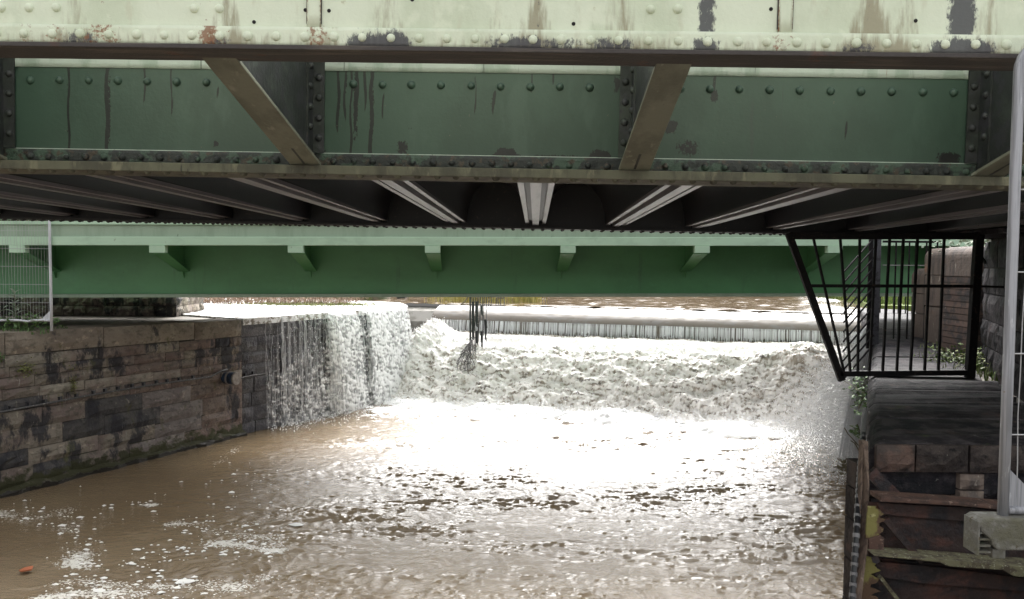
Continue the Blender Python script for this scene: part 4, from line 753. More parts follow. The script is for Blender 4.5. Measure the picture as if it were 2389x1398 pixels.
# ------------------------------------------------------------------ newer green bridge
def new_bridge():
    root = tag(empty('green_bridge', (0, 12.3, 2.785), (0, -0.0075, 0.03)), 'newer plain green steel bridge with short brackets spanning just above the weir', 'bridge')
    x0, x1 = -13, 12.4
    g = link('girder_web', MB().box(x0, x1, 0, 0.02, 0.051, 1.0), m_ngreen, root)
    link('bottom_flange', MB().box(x0, x1, -0.13, 0.14, 0.0, 0.05), m_nkick, root, bevel=0.004)
    e = link('edge_beam', MB().box(x0, x1, -0.97, -0.87, 0.79, 0.915), m_nlight, root, bevel=0.006)
    link('kick_panel', MB().box(x0, x1, -0.90, -0.88, 0.9155, 1.09), m_nkick, root)
    link('kerb_strip', MB().box(x0, x1, -0.93, -0.86, 1.0905, 1.14), m_nlight, root, bevel=0.004)
    for k in range(16): link('added_parapet_panel', MB().box(x0 + .1 + k * 1.585, x0 + 1.66 + k * 1.585, -0.905, -0.885, 1.16, 2.18), m_ngreen, root)  # added solid parapet, out of view, put in to shade the pier
    link('added_parapet_rail', MB().box(x0, x1, -0.94, -0.85, 2.185, 2.24), m_nlight, root, bevel=0.004)
    link('footway_deck', MB().box(x0, x1, -0.86, -0.001, 0.99, 1.05), m_conc, root)
    link('deck_slab', MB().box(x0, x1, 0.021, 3.4, 0.8, 1.05), m_conc, root)
    link('far_girder', MB().box(x0, x1, 3.2, 3.22, 0.05, 0.799), m_ngreen, root)
    link('far_flange', MB().box(x0, x1, 3.08, 3.34, 0.0, 0.0495), m_nkick, root)
    for k in range(6): link('cross_beam', MB().box(x0 + 2 + k * 3.3, x0 + 2.15 + k * 3.3, 0.15, 3.07, 0.5, 0.798), m_ngreen, root)
    # bracket: bright end block, tapering soffit, web plate and stiffener
    bw = MB().prism([(-.007, -0.87, 0.688), (-.007, -0.001, 0.42), (-.007, -0.001, 0.985), (-.007, -0.87, 0.785)], (0.014, 0, 0)).mesh('bracket_web'); bw.materials.append(m_ngreen)
    be = MB().box(-0.11, 0.11, -0.985, -0.87, 0.685, 0.7895).mesh('bracket_end'); be.materials.append(m_nlight)
    q = MB(); V = []
    for y, z, w in ((-0.868, 0.686, 0.105), (-0.002, 0.418, 0.085)):
        for sx in (-1, 1):
            for t in (0, -0.016): V.append((sx * w, y, z + t))
    q.add(V, [(0, 1, 3, 2), (4, 6, 7, 5), (0, 4, 5, 1), (2, 3, 7, 6), (0, 2, 6, 4), (1, 5, 7, 3)]); bs = q.mesh('bracket_soffit'); bs.materials.append(m_ngreen)
    bt = MB().prism([(-.006, -0.001, 0.40), (-.006, -0.075, 0.40), (-.006, -0.02, 0.30), (-.006, -0.001, 0.30)], (0.012, 0, 0)).mesh('bracket_toe'); bt.materials.append(m_ngreen)
    for k in range(-4, 7):
        x = -1.19 + k * 1.985
        if x > x1 - .3: continue
        b = link('bracket', bw, None, root); b.location = (x, 0, 0)
        link('bracket_end', be, None, b); link('bracket_soffit', bs, None, b); link('bracket_toe', bt, None, b)
new_bridge()

# ------------------------------------------------------------------ temporary fence panels
def fence_panel(xp, Y, zb, zt, width, sgn, label, bend, r=0.0195, sp=0.043):
    root = tag(empty('temporary_fence', (xp, Y, zb)), label, 'fence panel')
    m_galv = globals()['m_galv'] if bend else m_galv_brightened
    xe = xp + sgn * width; f = MB(); rr = 0.10
    pts = [(xp, Y, zb), (xp, Y, zb + 0.5), (xp, Y, zb + 1.2), (xp, Y, zt - rr)] + [(xp + sgn * (rr - rr * math.cos(t)), Y, zt - rr + rr * math.sin(t)) for t in np.linspace(0.2, math.pi / 2, 7)] + [(xe - sgn * rr, Y, zt)] + [(xe - sgn * (rr - rr * math.sin(t)), Y, zt - rr + rr * math.cos(t)) for t in np.linspace(0.2, math.pi / 2, 7)] + [(xe, Y, zb)]
    wpart('frame_tube', MB().tube(pts, r, 12), m_galv, root, smooth=True)
    zr = zb + (0.018 if bend else 0.15)
    wpart('bottom_rail', MB().tube([(xp + sgn * (r * .9), Y, zr), (xp + sgn * 0.25, Y, zr + .004), (xp + sgn * 0.33, Y - .004, zr - .012), (xp + sgn * 0.45, Y, zr), (xe - sgn * r, Y, zr)], r * .86, 10), m_galv, root, smooth=True)
    tri = [(xp + sgn * r, Y - .003, zr + .14), (xp + sgn * r, Y - .003, zr + .01), (xp + sgn * (r + .13), Y - .003, zr + .012)]
    wpart('corner_gusset', MB().prism(tri, (0, .006, 0)), m_galv, root)
    n = int((width - .06) / sp); r_ = random.Random(int(xp * 100))
    for i in range(1, n + 1):
        x = xp + sgn * (sp * i); z0_, z1_ = zr + .005, zt
        pts = [(x + r_.uniform(-.004, .004), Y + r_.uniform(-.004, .004), z0_ + (z1_ - z0_) * k / 10) for k in range(11)]
        wpart('vertical_wire', MB().tube(pts, 0.0019, 5, False), m_wire, root)
    z = zr + 0.26; k = 0
    while z < zt - .05:
        wpart('horizontal_wire', MB().tube([(xp, Y - .003, z), (xp + sgn * .4, Y - .004, z + r_.uniform(-.004, .004)), (xe, Y - .003, z)], 0.0024, 5, False), m_wire, root); z += 0.258 if not bend else 0.276
    return root
fence_panel(-6.64, 11.1, 2.29, 4.36, 1.7, -1, 'galvanised mesh fence panel standing on the left river wall', False)
fence_panel(1.682, 2.6, 2.457, 4.055, 1.3, 1, 'bright galvanised fence panel set in a concrete foot block close by', True, r=0.0172)
def foot_block():
    root = tag(empty('fence_block', (1.9, 2.6, 2.33)), 'mossy concrete foot block under the close galvanised fence tube', 'fence foot')
    a = pt(2284, 1205, 2.555); xl = a.x; z1 = 2.458; z0 = pt(2300, 1285, 2.555).z
    poly = [(xl, z1 - .012), (xl + .018, z1), (2.3, z1), (2.3, z0), (xl + .07, z0), (xl + .052, z0 + .018), (xl + .048, z1 - .075), (xl + .012, z1 - .042)]
    wpart('block', MB().prism([(x, 2.555, z) for x, z in poly], (0, .085, 0)), m_footblock, root, bevel=0.006)
    for k in range(4): wpart('rib', MB().box(xl + .002, xl + .05, 2.565, 2.63, z1 - .055 - .022 * k, z1 - .048 - .022 * k), m_footblock, root)
    wpart('lip', MB().box(xl, xl + .006, 2.556, 2.639, z1 - .125, z1 - .012), m_footblock, root)
    wpart('stub', MB().box(xl + .06, xl + .105, 2.57, 2.62, z0 - .034, z0 - .0005), m_footblock, root, bevel=0.004)
foot_block()

# ------------------------------------------------------------------ railings on the pier
def railing():
    Y = 7.15; TL, BL, BR, TR = pt(1842, 551, Y), pt(1958, 872, Y), pt(2262, 869, Y), pt(2284, 551, Y)
    root = tag(empty('railing', (BR.x, Y, 2.2)), 'black trapezoid anti-climb railing leaning out over the river from the pier', 'railing')
    d = (BL - TL).normalized(); wpart('slanting_side', MB().bar(TL - d * .03, BL + d * .07, 0.06, 0.05, (0, 1, 0)), m_rail, root, bevel=0.004)
    wpart('top_rail', MB().bar(TL, TR, 0.05, 0.062), m_rail, root, bevel=0.004); wpart('bottom_rail', MB().bar(BL, BR, 0.05, 0.05), m_rail, root, bevel=0.004)
    wpart('end_post', MB().bar((TR.x, Y, 3.63), (BR.x, Y, 2.19), 0.075, 0.06, (0, 1, 0)), m_rail, root, bevel=0.004)
    a, b = pt(1886, 667, Y), pt(2272, 668, Y); wpart('middle_rail', MB().bar(a, b, 0.03, 0.03), m_rail, root)
    wpart('wall_tie', MB().bar(pt(2272, 668, Y), pt(2345, 670, Y + .05), 0.022, 0.02), m_rail, root)
    wpart('wall_brace', MB().bar(pt(2278, 582, Y), pt(2299, 614, Y + .2), 0.02, 0.02), m_rail, root)
    for tx, bx in ((1897, 1969), (1960, 1984), (2006, 2001), (2044, 2028), (2076, 2059), (2108, 2092), (2141, 2124), (2171, 2157), (2203, 2189)):
        p, q = pt(tx, 553, Y), pt(bx, 868, Y); wpart('bar', MB().bar(p, q, 0.020, 0.020, (0, 1, 0)), m_rail, root)
    # spiked post further along the river edge
    Yp = 10.4; p0, p1 = pt(2040, 806, Yp), pt(2045, 552, Yp)
    r2 = tag(empty('spiked_post', (p0.x, Yp, 2.2)), 'grey post with a ladder of slanting spikes over the water behind the railing', 'spiked railing')
    wpart('post', MB().bar((p0.x, Yp, 2.2), (p0.x, Yp, p1.z), 0.085, 0.06, (0, 1, 0)), m_greyrail, r2, bevel=0.004)
    wpart('edge_bar', MB().bar((p0.x - .095, Yp - .02, 2.2), (p0.x - .095, Yp - .02, p1.z), 0.05, 0.03, (0, 1, 0)), m_rail, r2)
    for k in range(12):
        y = 556 + 22.5 * k; s = pt(2042, y - 4, Yp); e_ = pt(1964 + min(k, 3) * 2 - k * .4, y + 84, Yp - .35); wpart('spike', MB().bar(s, e_, 0.016, 0.016), m_rail, r2)
    # barred gate beyond the post
    Yg = 10.9; r3 = tag(empty('barred_gate', (5.4, Yg, 2.2)), 'barred gate between the grey post and the scarred stone posts', 'gate')
    za = 2.2; zb_ = 3.66; xa, xb = pt(2056, 700, Yg).x, pt(2190, 700, Yg).x
    for p in (2087, 2101, 2118, 2133, 2158, 2183): x = pt(p, 700, Yg).x; wpart('bar', MB().bar((x, Yg, za), (x, Yg, zb_), 0.017), m_rail, r3)
    wpart('top_rail', MB().bar((xa, Yg, zb_), (xb, Yg, zb_), 0.03), m_rail, r3); wpart('bottom_rail', MB().bar((xa, Yg, za + .03), (xb, Yg, za + .03), 0.03), m_rail, r3)
    z = pt(2100, 619, Yg - .02).z; wpart('middle_rail', MB().bar((xa, Yg - .02, z), (xb, Yg - .02, z), 0.012), m_wire, r3)
    Yh = 17.2; r4 = tag(empty('far_railing', (9.0, Yh, 2.2)), 'thin dark railing at the water edge beyond the green bridge', 'railing')
    xs = [pt(p, 700, Yh).x for p in (2054, 2085, 2096, 2113, 2128, 2139, 2145, 2165, 2178, 2190, 2215)]
    for x in xs: wpart('bar', MB().bar((x, Yh, 2.18), (x, Yh, 3.2), 0.02), m_rail, r4)
    wpart('top_rail', MB().bar((xs[0], Yh, 3.2), (xs[-1], Yh, 3.2), 0.04), m_rail, r4); wpart('bottom_rail', MB().bar((xs[0], Yh, 2.26), (xs[-1], Yh, 2.26), 0.03), m_rail, r4)
railing()

# ------------------------------------------------------------------ rusted ironwork below the pier, fender timber, hose
def ironwork():
    Y = 4.15; root = tag(empty('rusted_ironwork', (2.4, Y, 1.4)), 'rusted iron lock ironwork with peeling yellow edges below the stone pier', 'ironwork')
    def quad(p, Yq): return [pt(a, b, Yq) for a, b in p]
    def slab(name, pts, Yq, th, mat, par=root, bevel=0.004): return wpart(name, MB().prism(quad(pts, Yq), (0, th, 0)), mat, root, bevel=bevel)
    slab('upper_plate', [(2026, 1172), (2325, 1190), (2520, 1200), (2520, 1330), (2380, 1330), (2060, 1300), (2026, 1296)], Y + .02, 0.02, m_rustplate)
    slab('lower_plate', [(2012, 1300), (2060, 1304), (2520, 1345), (2520, 1480), (2000, 1480)], Y + .0, 0.02, m_rustplate)
    slab('upper_ledge', [(2055, 1160), (2240, 1172), (2335, 1181), (2520, 1192), (2520, 1203), (2335, 1190), (2240, 1181), (2055, 1171)], Y - .10, 0.13, m_rustedge)
    slab('raised_band', [(2050, 1174), (2250, 1184), (2380, 1196), (2380, 1222), (2250, 1217), (2130, 1208), (2052, 1200)], Y - .012, 0.03, m_rustplate)
    slab('lower_ledge', [(2040, 1297), (2066, 1300), (2190, 1312), (2215, 1322), (2300, 1328), (2340, 1330), (2365, 1345), (2520, 1356), (2520, 1330), (2380, 1322), (2250, 1310), (2150, 1303), (2070, 1298)], Y - .14, 0.14, m_lichen)
    slab('lower_band', [(2045, 1310), (2200, 1325), (2380, 1348), (2520, 1362), (2520, 1392), (2380, 1380), (2150, 1362), (2040, 1345)], Y - .03, 0.03, m_rustplate)
    wpart('brace', MB().bar(pt(2064, 1210, Y - .02), pt(2150, 1310, Y - .02), 0.035, 0.03, (0, 1, 0)), m_rustplate, root)
    wpart('brace', MB().bar(pt(2052, 1345, Y - .05), pt(2110, 1420, Y - .05), 0.018, 0.03, (0, 1, 0)), m_lichen, root)
    wpart('brace', MB().bar(pt(2030, 1100, Y + .25), pt(2095, 1165, Y + .25), 0.07, 0.03, (0, 1, 0)), m_rustplate, root)
    def ragged(x0, xr, ya, yb, seed, n=9):
        r = random.Random(seed); L = [(x0, ya)]; 
        for i in range(n + 1):
            y = ya + (yb - ya) * i / n; L.append((xr - abs(r.gauss(0, 9)) - 7 * math.sin(i * 1.3 + seed) + r.uniform(-3, 3), y + r.uniform(-2, 2)))
        return L + [(x0 - 6, yb)]
    slab('yellow_edge_plate', ragged(2026, 2062, 1182, 1256, 1, 17), Y - .03, 0.015, m_yellow, bevel=0.002)
    slab('yellow_edge_plate', ragged(2016, 2052, 1300, 1440, 2, 30), Y - .06, 0.015, m_yellow, bevel=0.002)
    slab('bolt_lug', [(2028, 1258), (2055, 1250), (2064, 1256), (2062, 1287), (2026, 1286)], Y - .045, 0.02, m_rustedge)
    wpart('bolt', MB().tube([pt(2043, 1306, Y - .08), pt(2043, 1306, Y + .0)], 0.022, 6), m_rustplate, root)
    # vertical fender timber and banded hose on the river edge
    t = tag(empty('fender_timber', pt(2010, 1250, 4.15)), 'upright weathered fender timber at the corner of the stone pier', 'timber')
    wpart('timber', MB().prism([pt(x, y, yy) for x, y, yy in ((2011, 1030, 4.5), (2026, 1030, 4.5), (2029, 1140, 4.28), (2024, 1270, 4.1), (2006, 1440, 3.95), (1986, 1440, 3.95), (2003, 1270, 4.1), (2010, 1140, 4.28))], (0, 0.05, 0)), m_timber, t, bevel=0.004)
    h = tag(empty('banded_hose', pt(2003, 1100, 4.4)), 'black hose spirally banded in grey running down the pier edge', 'hose')
    path = [pt(x, y, yy) for x, y, yy in ((2018, 955, 5.6), (2014, 1010, 5.0), (2008, 1080, 4.6), (2003, 1160, 4.3), (1998, 1250, 4.1), (1992, 1340, 3.98), (1986, 1440, 3.85))]
    dense = [];
    for i in range(len(path) - 1):
        for k in range(12): dense.append(path[i].lerp(path[i + 1], k / 12))
    dense.append(path[-1]); wpart('hose', MB().tube(dense, 0.0155, 10), m_hose, h, smooth=True)
    bm_ = MB().tube([(0, 0, -0.011), (0, 0, 0.011)], 0.0182, 10, True).mesh('band'); bm_.materials.append(m_band)
    acc = 0
    for a, b in zip(dense, dense[1:]):
        acc += (b - a).length
        if acc > 0.046:
            acc = 0; o = link('band', bm_, None, h); q = (b - a).to_track_quat('Z', 'Y').to_matrix().to_4x4() @ Matrix.Rotation(0.45, 4, 'X'); o.matrix_local = Matrix.Translation(b - h.location) @ q
ironwork()

# ------------------------------------------------------------------ cable and outfall pipe on the left wall
def cable():
    u = (LW1 - LW0).normalized(); N_ = RN
    def onwall(px, py, off):                                    # where the sight line meets the wall face
        d = pt(px, py, 1) - EYE; n = Vector((RN.x, RN.y, 0)); t = ((LW0 + RN * off - EYE).dot(n)) / d.dot(n); return EYE + d * t
    root = tag(empty('wall_cable', onwall(300, 915, .04)), 'long black cable clipped along the left stone river wall', 'cable')
    pts = [onwall(x, y, .045) for x, y in ((-60, 974), (0, 962), (90, 945), (180, 928), (270, 912), (350, 899), (430, 888), (492, 879), (515, 866), (530, 862))]
    wpart('cable', MB().tube(pts, 0.017, 8), m_cable, root, smooth=True)
    pts2 = [onwall(x, y, .05) for x, y in ((548, 880), (562, 882), (590, 876), (618, 872))]; wpart('cable', MB().tube(pts2, 0.015, 8), m_cable, root, smooth=True)
    for x, y in ((25, 955), (68, 947), (105, 940), (140, 933), (178, 926), (218, 919), (245, 914), (275, 909), (308, 903), (335, 899), (365, 895), (390, 892), (418, 888), (450, 883), (572, 877), (590, 873)):
        p = onwall(x, y - 3, .02); wpart('clip', MB().box(p.x - .018, p.x + .018, p.y - .03, p.y + .03, p.z - .02, p.z + .03), m_hose, root)
    c = onwall(528, 882, 0.0); r2 = tag(empty('outfall_pipe', c), 'short capped blue pipe sticking out of the left stone wall', 'pipe')
    ax = (RN * 0.9 + RD * 0.1).normalized(); wpart('pipe', MB().tube([c - ax * .1, c + ax * .20], 0.115, 24), m_bluepipe, r2, smooth=False)
    wpart('collar', MB().tube([c + ax * .06, c + ax * .095], 0.124, 24), m_pipecap, r2)
    wpart('cap', MB().tube([c + ax * .2, c + ax * .24], 0.121, 24), m_pipecap, r2, bevel=0.01)
    return onwall
onwall = cable()

# ------------------------------------------------------------------ wreck of a wire grille hung up on the weir
def grille():
    Y = 19.0; root = tag(empty('broken_grille', pt(1120, 740, Y)), 'broken dark wire grille caught on the weir and hanging down the fall', 'wire grille')
    r = random.Random(5)
    for i, (x, y0, y1) in enumerate(((1098, 688, 862), (1101, 688, 858), (1105, 688, 836), (1110, 688, 830), (1114, 690, 805), (1117, 688, 806), (1121, 688, 782), (1126, 690, 784), (1130, 688, 783), (1135, 690, 765), (1140, 690, 718), (1146, 690, 716), (1158, 688, 715), (1163, 688, 716), (1169, 688, 715), (1175, 692, 716))):
        Yb = Y - 0.35 * (y1 > 740); wpart('bar', MB().tube([pt(x, y0, Y), pt(x + r.uniform(-1.5, 1.5), (y0 + y1) / 2, Y - .05), pt(x + r.uniform(-2, 2), y1, Yb)], 0.011, 6), m_debris, root)
    for (xa, xb, y) in ((1096, 1156, 692), (1096, 1152, 711), (1157, 1177, 695), (1156, 1177, 713), (1097, 1117, 788)): wpart('cross_wire', MB().tube([pt(xa, y, Y - .02), pt(xb, y + 1, Y - .02)], 0.012, 6), m_debris, root)
    wpart('side_stile', MB().bar(pt(1097, 686, Y - .01), pt(1097, 845, Y - .33), 0.04, 0.03, (0, 1, 0)), m_hose, root)
    mb = MB()
    for k in range(26):
        p = [pt(1098 + r.uniform(-3, 3), 792 + r.uniform(-3, 12), Y - .35)]
        a = r.uniform(-36, 8); L = r.uniform(25, 75)
        for j in range(1, 6): p.append(pt(1098 + a * j / 5 + r.uniform(-5, 5), 795 + L * j / 5 + r.uniform(-3, 3), Y - .4 - .1 * j))
        mb.tube(p, 0.007, 5)
    for k in range(14):
        a0 = 1070 + r.uniform(0, 20); y = 815 + r.uniform(0, 50); mb.tube([pt(a0 + 8 * j, y + r.uniform(-7, 7), Y - .75) for j in range(4)], 0.006, 5)
    wpart('loose_mesh', mb, m_debris, root)
    rag = MB()
    for k in range(10):
        x = r.choice((1104, 1112, 1118, 1124, 1133)); y = r.uniform(700, 780); L = r.uniform(15, 55); w = r.uniform(2, 4); rag.prism([pt(x - w, y, Y - .03), pt(x + w, y, Y - .03), pt(x + w * .6, y + L, Y - .08), pt(x - w * .4, y + L * .9, Y - .08)], (0, .015, 0))
    wpart('caught_weed', rag, m_hose, root)
grille()

# ------------------------------------------------------------------ plants, grass, reeds, litter
def blades(name, pts, hgt, mat, lean=0.35, w=0.006, kind='stuff'):
    N = len(pts); P = np.array(pts); H = RNG.uniform(*hgt, N); a = RNG.uniform(0, 6.28, N); L = RNG.uniform(0, lean, N) * H; ww = w * RNG.uniform(.6, 1.5, N)
    dx, dy = np.cos(a), np.sin(a); V = np.empty((N, 5, 3)); sx, sy = -dy * ww, dx * ww
    V[:, 0] = P + np.stack([sx, sy, 0 * sx], -1); V[:, 1] = P - np.stack([sx, sy, 0 * sx], -1); mid = P + np.stack([dx * L * .35, dy * L * .35, H * .6], -1)
    V[:, 2] = mid - np.stack([sx, sy, 0 * sx], -1) * .8; V[:, 3] = mid + np.stack([sx, sy, 0 * sx], -1) * .8; V[:, 4] = P + np.stack([dx * L, dy * L, H], -1)
    b = np.arange(N) * 5; T = np.concatenate([np.stack([b, b + 1, b + 2], -1), np.stack([b, b + 2, b + 3], -1), np.stack([b + 3, b + 2, b + 4], -1)])
    return tag(link(name, np_mesh(name, V.reshape(-1, 3), T), mat), kind=kind)
def leaf_cloud(mb, c, rad, n, size, r, drop=0.4):
    for _ in range(n):
        p = Vector(c) + Vector((r.gauss(0, rad[0]), r.gauss(0, rad[1]), r.gauss(0, rad[2]))); s = size * r.uniform(.6, 1.3)
        d = Vector((r.uniform(-1, 1), r.uniform(-1, 1), r.uniform(-.6, .7))).normalized(); w = d.cross(Vector((r.uniform(-1, 1), r.uniform(-1, 1), 1))).normalized(); nn = d.cross(w)
        mb.add([p, p + d * s * .5 + w * s * .32 + nn * s * .08, p + d * s, p + d * s * .5 - w * s * .32 + nn * s * .08, p + d * s * .5 - nn * s * .04], [(0, 1, 4), (1, 2, 4), (2, 3, 4), (3, 0, 4)])
def plant(name, label, cat, c, rad, n, size, mat, seed, stem=None, group=None):
    r = random.Random(seed); root = tag(empty(name, c), label, cat, group); mb = MB(); leaf_cloud(mb, c, rad, n, size, r); o = wpart('foliage', mb, mat, root)
    o['kind'] = 'stuff'; sb = MB()
    for k in range(5): sb.tube([Vector(c) - Vector((0, -.03, rad[2] * 1.4)), Vector(c) + Vector((r.gauss(0, rad[0] * .5), r.gauss(0, rad[1] * .5), 0)), Vector(c) + Vector((r.gauss(0, rad[0]), r.gauss(0, rad[1]), rad[2] * r.uniform(.3, 1.3)))], 0.004, 4)
    wpart('stem', sb, m_stem, root); return root
def weeds():
    # tall weed behind the left fence, leaf by leaf
    base = pt(36, 757, 11.35); root = tag(empty('tall_weed', base), 'tall pale leafed weed growing behind the left mesh fence', 'weed'); top = pt(33, 688, 11.35)
    wpart('stem', MB().tube([base - Vector((0, 0, .12)), base.lerp(top, .5) + Vector((.02, 0, 0)), top], [0.009, 0.007, 0.004], 6), m_stem, root)
    q = MB(); n = 6
    for i in range(n + 1):
        t = i / n; w = 0.036 * math.sin(math.pi * min(1, t * .92 + .05)); q.v += [(t * .21, -w, .05 * math.sin(t * 2.4) - .05 * t * t + .01), (t * .21, 0, .05 * math.sin(t * 2.4) - .05 * t * t), (t * .21, w, .05 * math.sin(t * 2.4) - .05 * t * t + .01)]
    for i in range(n): q.f += [(3 * i, 3 * i + 3, 3 * i + 4, 3 * i + 1), (3 * i + 1, 3 * i + 4, 3 * i + 5, 3 * i + 2)]
    lm = q.mesh('leaf'); lm.materials.append(m_pale_leaf); r = random.Random(2)
    for k in range(18):
        h = .15 + .85 * k / 17; p = base.lerp(top, h); s = (1.15 - .55 * h) * r.uniform(.85, 1.15); o = link('leaf', lm, None, root)
        o.matrix_local = Matrix.Translation(p - root.location) @ Matrix.Rotation(k * 2.4 + r.uniform(-.3, .3), 4, 'Z') @ Matrix.Rotation(-.25 - .6 * (h > .9), 4, 'Y') @ Matrix.Scale(s, 4)
    pts = [(RNG.uniform(-8.2, -6.75), RNG.uniform(11.0, 11.8), 2.24) for _ in range(600)]; blades('wall_top_grass', pts, (0.03, 0.11), m_leaf, 0.9, 0.008)
    plant('low_weed', 'low green weed sprawling at the foot of the left mesh fence', 'weed', pt(55, 748, 11.25), (.22, .12, .05), 160, 0.075, m_leaf, 4)
    plant('wall_creeper', 'yellow green creeper clump on the upper left stone wall', 'creeper', onwall(58, 862, .05), (.06, .06, .05), 110, 0.04, m_ivy, 5)
    plant('wall_creeper', 'small creeper trailing down the stone joints above the cable', 'creeper', onwall(172, 895, .05), (.03, .03, .12), 70, 0.032, m_ivy, 6)
    plant('wall_creeper', 'tiny creeper sprig in the wall joint below the mesh fence grass', 'creeper', onwall(2, 838, .05), (.03, .03, .04), 30, 0.04, m_leaf, 7)
    # pier plants
    plant('pier_fern', 'bright green weed hanging on the river face of the pier', 'weed', Vector((3.62, 7.95, 2.0)), (.035, .12, .13), 150, 0.05, m_leaf, 8)
    p = pt(1999, 1010, 6.0); root = tag(empty('twiggy_plant', p), 'thin twiggy plant leaning from the pier over the spray', 'plant'); mb = MB()
    for path in (((2012, 1050), (1990, 1025), (1978, 1012), (1970, 998)), ((2008, 1060), (1995, 1035), (1985, 1028)), ((2014, 1020), (2000, 1003), (1993, 1000)), ((2012, 1022), (2004, 1000), (2000, 990))): mb.tube([pt(x, y, 5.6) for x, y in path], 0.004, 5)
    wpart('stem', mb, m_stem, root); lb = MB(); leaf_cloud(lb, pt(2001, 1008, 5.6), (.02, .03, .022), 60, 0.035, random.Random(3)); o = wpart('foliage', lb, m_leaf, root); o['kind'] = 'stuff'
    plant('flood_wrack', 'dark clump of wet twigs caught at the pier edge beside the hose', 'twigs', pt(1985, 1092, 5.2), (.045, .05, .025), 150, 0.035, m_stem, 9)
    # pier-top grass and weeds by the posts
    pts = [(x, y, 2.2) for x, y in zip(RNG.uniform(4.2, 6.2, 2600), RNG.uniform(7.2, 9.9, 2600)) if (x - 4.1) - 0.47 * (y - 7.2) > 0.0 + RNG.uniform(-.25, .25) and RNG.uniform() < 0.75]
    blades('pier_grass', pts, (0.04, 0.17), m_grass, 0.8, 0.007)
    plant('post_weed', 'bushy green weed at the foot of the stone posts', 'weed', Vector((4.95, 8.3, 2.30)), (.20, .25, .07), 420, 0.05, m_grass, 10)
    plant('abutment_creeper', 'pale creeper on top of the stone posts under the bridge edge', 'creeper', Vector((5.95, 9.9, 3.62)), (.25, .2, .07), 240, 0.06, m_pale_leaf, 11)
    plant('abutment_shrub', 'pale leafed shrub peeping over the brick post beside the railing', 'shrub', Vector((5.72, 9.3, 3.66)), (.16, .15, .06), 200, 0.05, m_pale_leaf, 12)
    # wood on the far bank upstream, mirrored in the water above the weir
    mb = MB(); r = random.Random(21)
    for k in range(130):
        c = Vector((r.uniform(-70, 24), r.uniform(64, 80), r.uniform(2, 14))); leaf_cloud(mb, c, (2.6, 1.6, 2.2), 110, 1.1, r)
    f = fft_noise(128, 3, 20, 1.0, 91); xs = np.arange(-85, 27, 1.0); vs = np.linspace(0, 1, 14); X, V_ = np.meshgrid(xs, vs, indexing='ij'); n = sample(f, X, V_ * 14, 1.0)
    Yw = 72 - 5 * np.sin(V_ * math.pi) + 1.2 * n; Zw = 2 + (11 + 1.5 * sample(f, X, X * 0, 1.0)) * V_; o_ = len(mb.v); mb.v += [tuple(p) for p in np.stack([X, Yw, Zw], -1).reshape(-1, 3)]; mb.f += [tuple(int(i) + o_ for i in q) for q in grid_faces(len(xs), len(vs))]
    for k in range(40): x = r.uniform(-70, 9); y = r.uniform(66, 80); mb.tube([(x, y, 2.2), (x + r.uniform(-.4, .4), y, 7)], [.22, .1], 6)
    tag(link('far_wood', mb, m_farleaf), kind='stuff')
    # right meadow, seen through the railing
    sheet('meadow', [(9.5, 20.3), (11.5, 19.6), (40, 21), (60, 58), (20, 58)], 2.30, m_field, thick=0.5)
    pts = [(x, y, 2.29) for x, y in zip(RNG.uniform(9.9, 17, 6000), RNG.uniform(20.5, 26, 6000))]; blades('meadow_grass', pts, (0.08, 0.28), m_grass, 0.5, 0.014)
    # left ledge: flood litter, moss, reeds
    N = 2600; P = np.stack([RNG.uniform(-8.8, -4.3, N), RNG.uniform(19.6, 23.5, N), np.full(N, 2.225)], -1); keep = (P[:, 1] - 19.2 > -0.35 * (P[:, 0] + 6.0)) ; P = P[keep]
    blades('flood_litter', P, (0.03, 0.16), m_twig, 2.2, 0.010)
    pts = [(x, y, 2.225) for x, y in zip(RNG.normal(-5.15, .75, 2600), RNG.normal(19.9, .28, 2600))]; blades('ledge_moss', pts, (0.02, 0.06), m_ivy, 1.2, 0.010)
    pts = [(x, y, 2.2) for x, y in zip(RNG.uniform(-6.6, -4.2, 700), RNG.uniform(23.0, 24.5, 700))]; blades('bank_grass', pts, (0.12, 0.4), m_grass, 0.6, 0.012)
    pts = [(x, y, 2.18) for x, y in zip(np.concatenate([RNG.normal(-0.9, .55, 420), RNG.normal(0.42, .22, 160), RNG.normal(-2.0, .4, 60)]), np.concatenate([RNG.uniform(22.3, 24.2, 420), RNG.uniform(22.3, 23.6, 160), RNG.uniform(23, 24.2, 60)]))]
    blades('reeds', pts, (0.35, 0.9), m_reed, 0.45, 0.013)
    # mud bank with a mound and a dark baulk behind the ledge
    c = pt(855, 700, 24.0); mb = MB(); r = random.Random(12); n = 14
    for j in range(5):
        for k in range(n): a = 2 * math.pi * k / n; f = math.cos(j / 4 * math.pi / 2); mb.v.append((c.x + (.75 * f) * math.cos(a) * r.uniform(.92, 1.08), c.y + .5 * f * math.sin(a), 2.15 + .30 * math.sin(j / 4 * math.pi / 2) * r.uniform(.9, 1.1)))
    for j in range(4):
        for k in range(n): mb.f.append((j * n + k, j * n + (k + 1) % n, (j + 1) * n + (k + 1) % n, (j + 1) * n + k))
    tag(link('gravel_mound', mb, m_soil, smooth=True), 'low brown gravel mound in the shallow water behind the weir', 'mound')
    tag(link('drift_log', MB().tube([pt(745, 690, 25.2), pt(800, 691, 25.0), pt(830, 694, 24.9)], [.10, .09, .07], 10), m_hose, smooth=True), 'dark drift log lying in the shallows left of the brown mound', 'log')
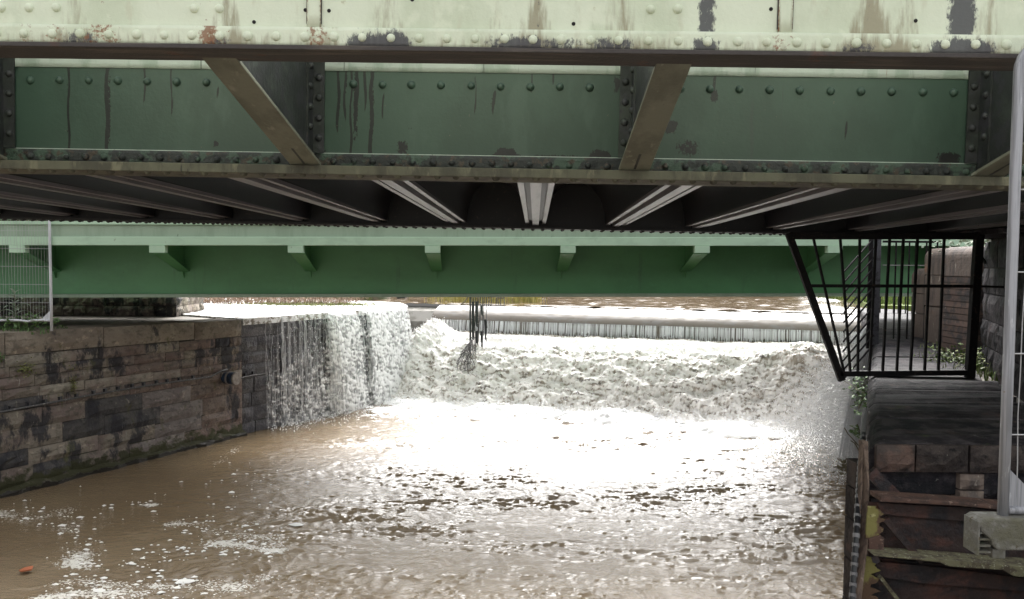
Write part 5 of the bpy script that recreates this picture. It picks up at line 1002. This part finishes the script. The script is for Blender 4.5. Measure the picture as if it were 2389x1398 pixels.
    tag(link('mooring_block', MB().box(*(lambda a, b: (a.x, b.x, 24.6, 25.2, 2.1, a.z))(pt(925, 690, 24.6), pt(945, 690, 24.6))), m_hose, bevel=0.02), 'small dark square block standing in water right of the mound', 'block')
    # branch on the ledge and the crest
    tag(link('stranded_twig', MB().tube([pt(722, 715, 19.7), pt(728, 705, 19.75), pt(734, 700, 19.8)], 0.012, 6), m_stem), 'thin bare twig sticking up from the flooded ledge', 'twig')
    tag(link('crest_branch', MB().tube([pt(1075, 712, 20.9), pt(1085, 703, 20.9), pt(1092, 692, 20.9)], 0.02, 6), m_stem), 'dark branch lodged on the weir crest against the wire grille', 'branch')
    # floating leaf, foam flecks
    lf = ptz(60, 1331, 0.03); mb = MB(); mb.prism([(lf.x - .07, lf.y, .02), (lf.x - .02, lf.y - .05, .03), (lf.x + .07, lf.y - .01, .035), (lf.x + .05, lf.y + .05, .05), (lf.x - .04, lf.y + .05, .03)], (0, 0, .014))
    tag(link('floating_leaf', mb, m_orange), 'single orange leaf floating on the brown slack water', 'leaf')
    C = []; R_ = []
    streaks = [([(20, 1200), (60, 1210), (150, 1195), (175, 1235), (205, 1270), (185, 1310), (220, 1325)], 330, 26), ([(300, 1320), (400, 1290), (480, 1275), (560, 1272), (640, 1285)], 300, 22), ([(410, 1220), (480, 1230), (560, 1245), (640, 1262)], 200, 24), ([(170, 1355), (260, 1360), (330, 1350), (460, 1370), (600, 1365)], 230, 30), ([(120, 1390), (240, 1380), (380, 1392)], 120, 22), ([(230, 1185), (310, 1172), (350, 1180)], 60, 10), ([(300, 1100), (600, 1200), (700, 1140)], 90, 60), ([(560, 1060), (600, 1130), (520, 1170)], 90, 40)]
    for path, n, sp_ in streaks:
        P = np.array(path, float); d = np.concatenate([[0], np.cumsum(np.hypot(*np.diff(P, axis=0).T))])
        for _ in range(int(n * .3)):
            t = RNG.uniform(0, d[-1]); x = np.interp(t, d, P[:, 0]) + RNG.normal(0, sp_ * 1.3); y = np.interp(t, d, P[:, 1]) + RNG.normal(0, sp_ * .6)
            if y > 1060 and x > -30: q = ptz(x, y, 0.018); C.append((q.x, q.y, 0.018)); R_.append(min(0.055, RNG.lognormal(math.log(0.0095), .65)))
    P = np.array(C); R_ = np.array(R_); N = len(P); n = 8; ang = np.linspace(0, 2 * np.pi, n, endpoint=False); rad = R_[:, None] * RNG.uniform(.6, 1.25, (N, n)); V = np.zeros((N, n + 1, 3)); V[:, :n, 0] = P[:, 0:1] + rad * np.cos(ang) * 1.7; V[:, :n, 1] = P[:, 1:2] + rad * np.sin(ang); V[:, :n, 2] = 0.006; V[:, n] = P; V[:, n, 2] = 0.012 + R_ * .35
    Fc = (np.arange(N)[:, None, None] * (n + 1) + np.array([(k, (k + 1) % n, n) for k in range(n)])[None]).reshape(-1, 3); me = np_mesh('foam_flecks', V.reshape(-1, 3), Fc); smoothen(me); tag(link('foam_flecks', me, m_flakefoam), kind='stuff')
weeds()
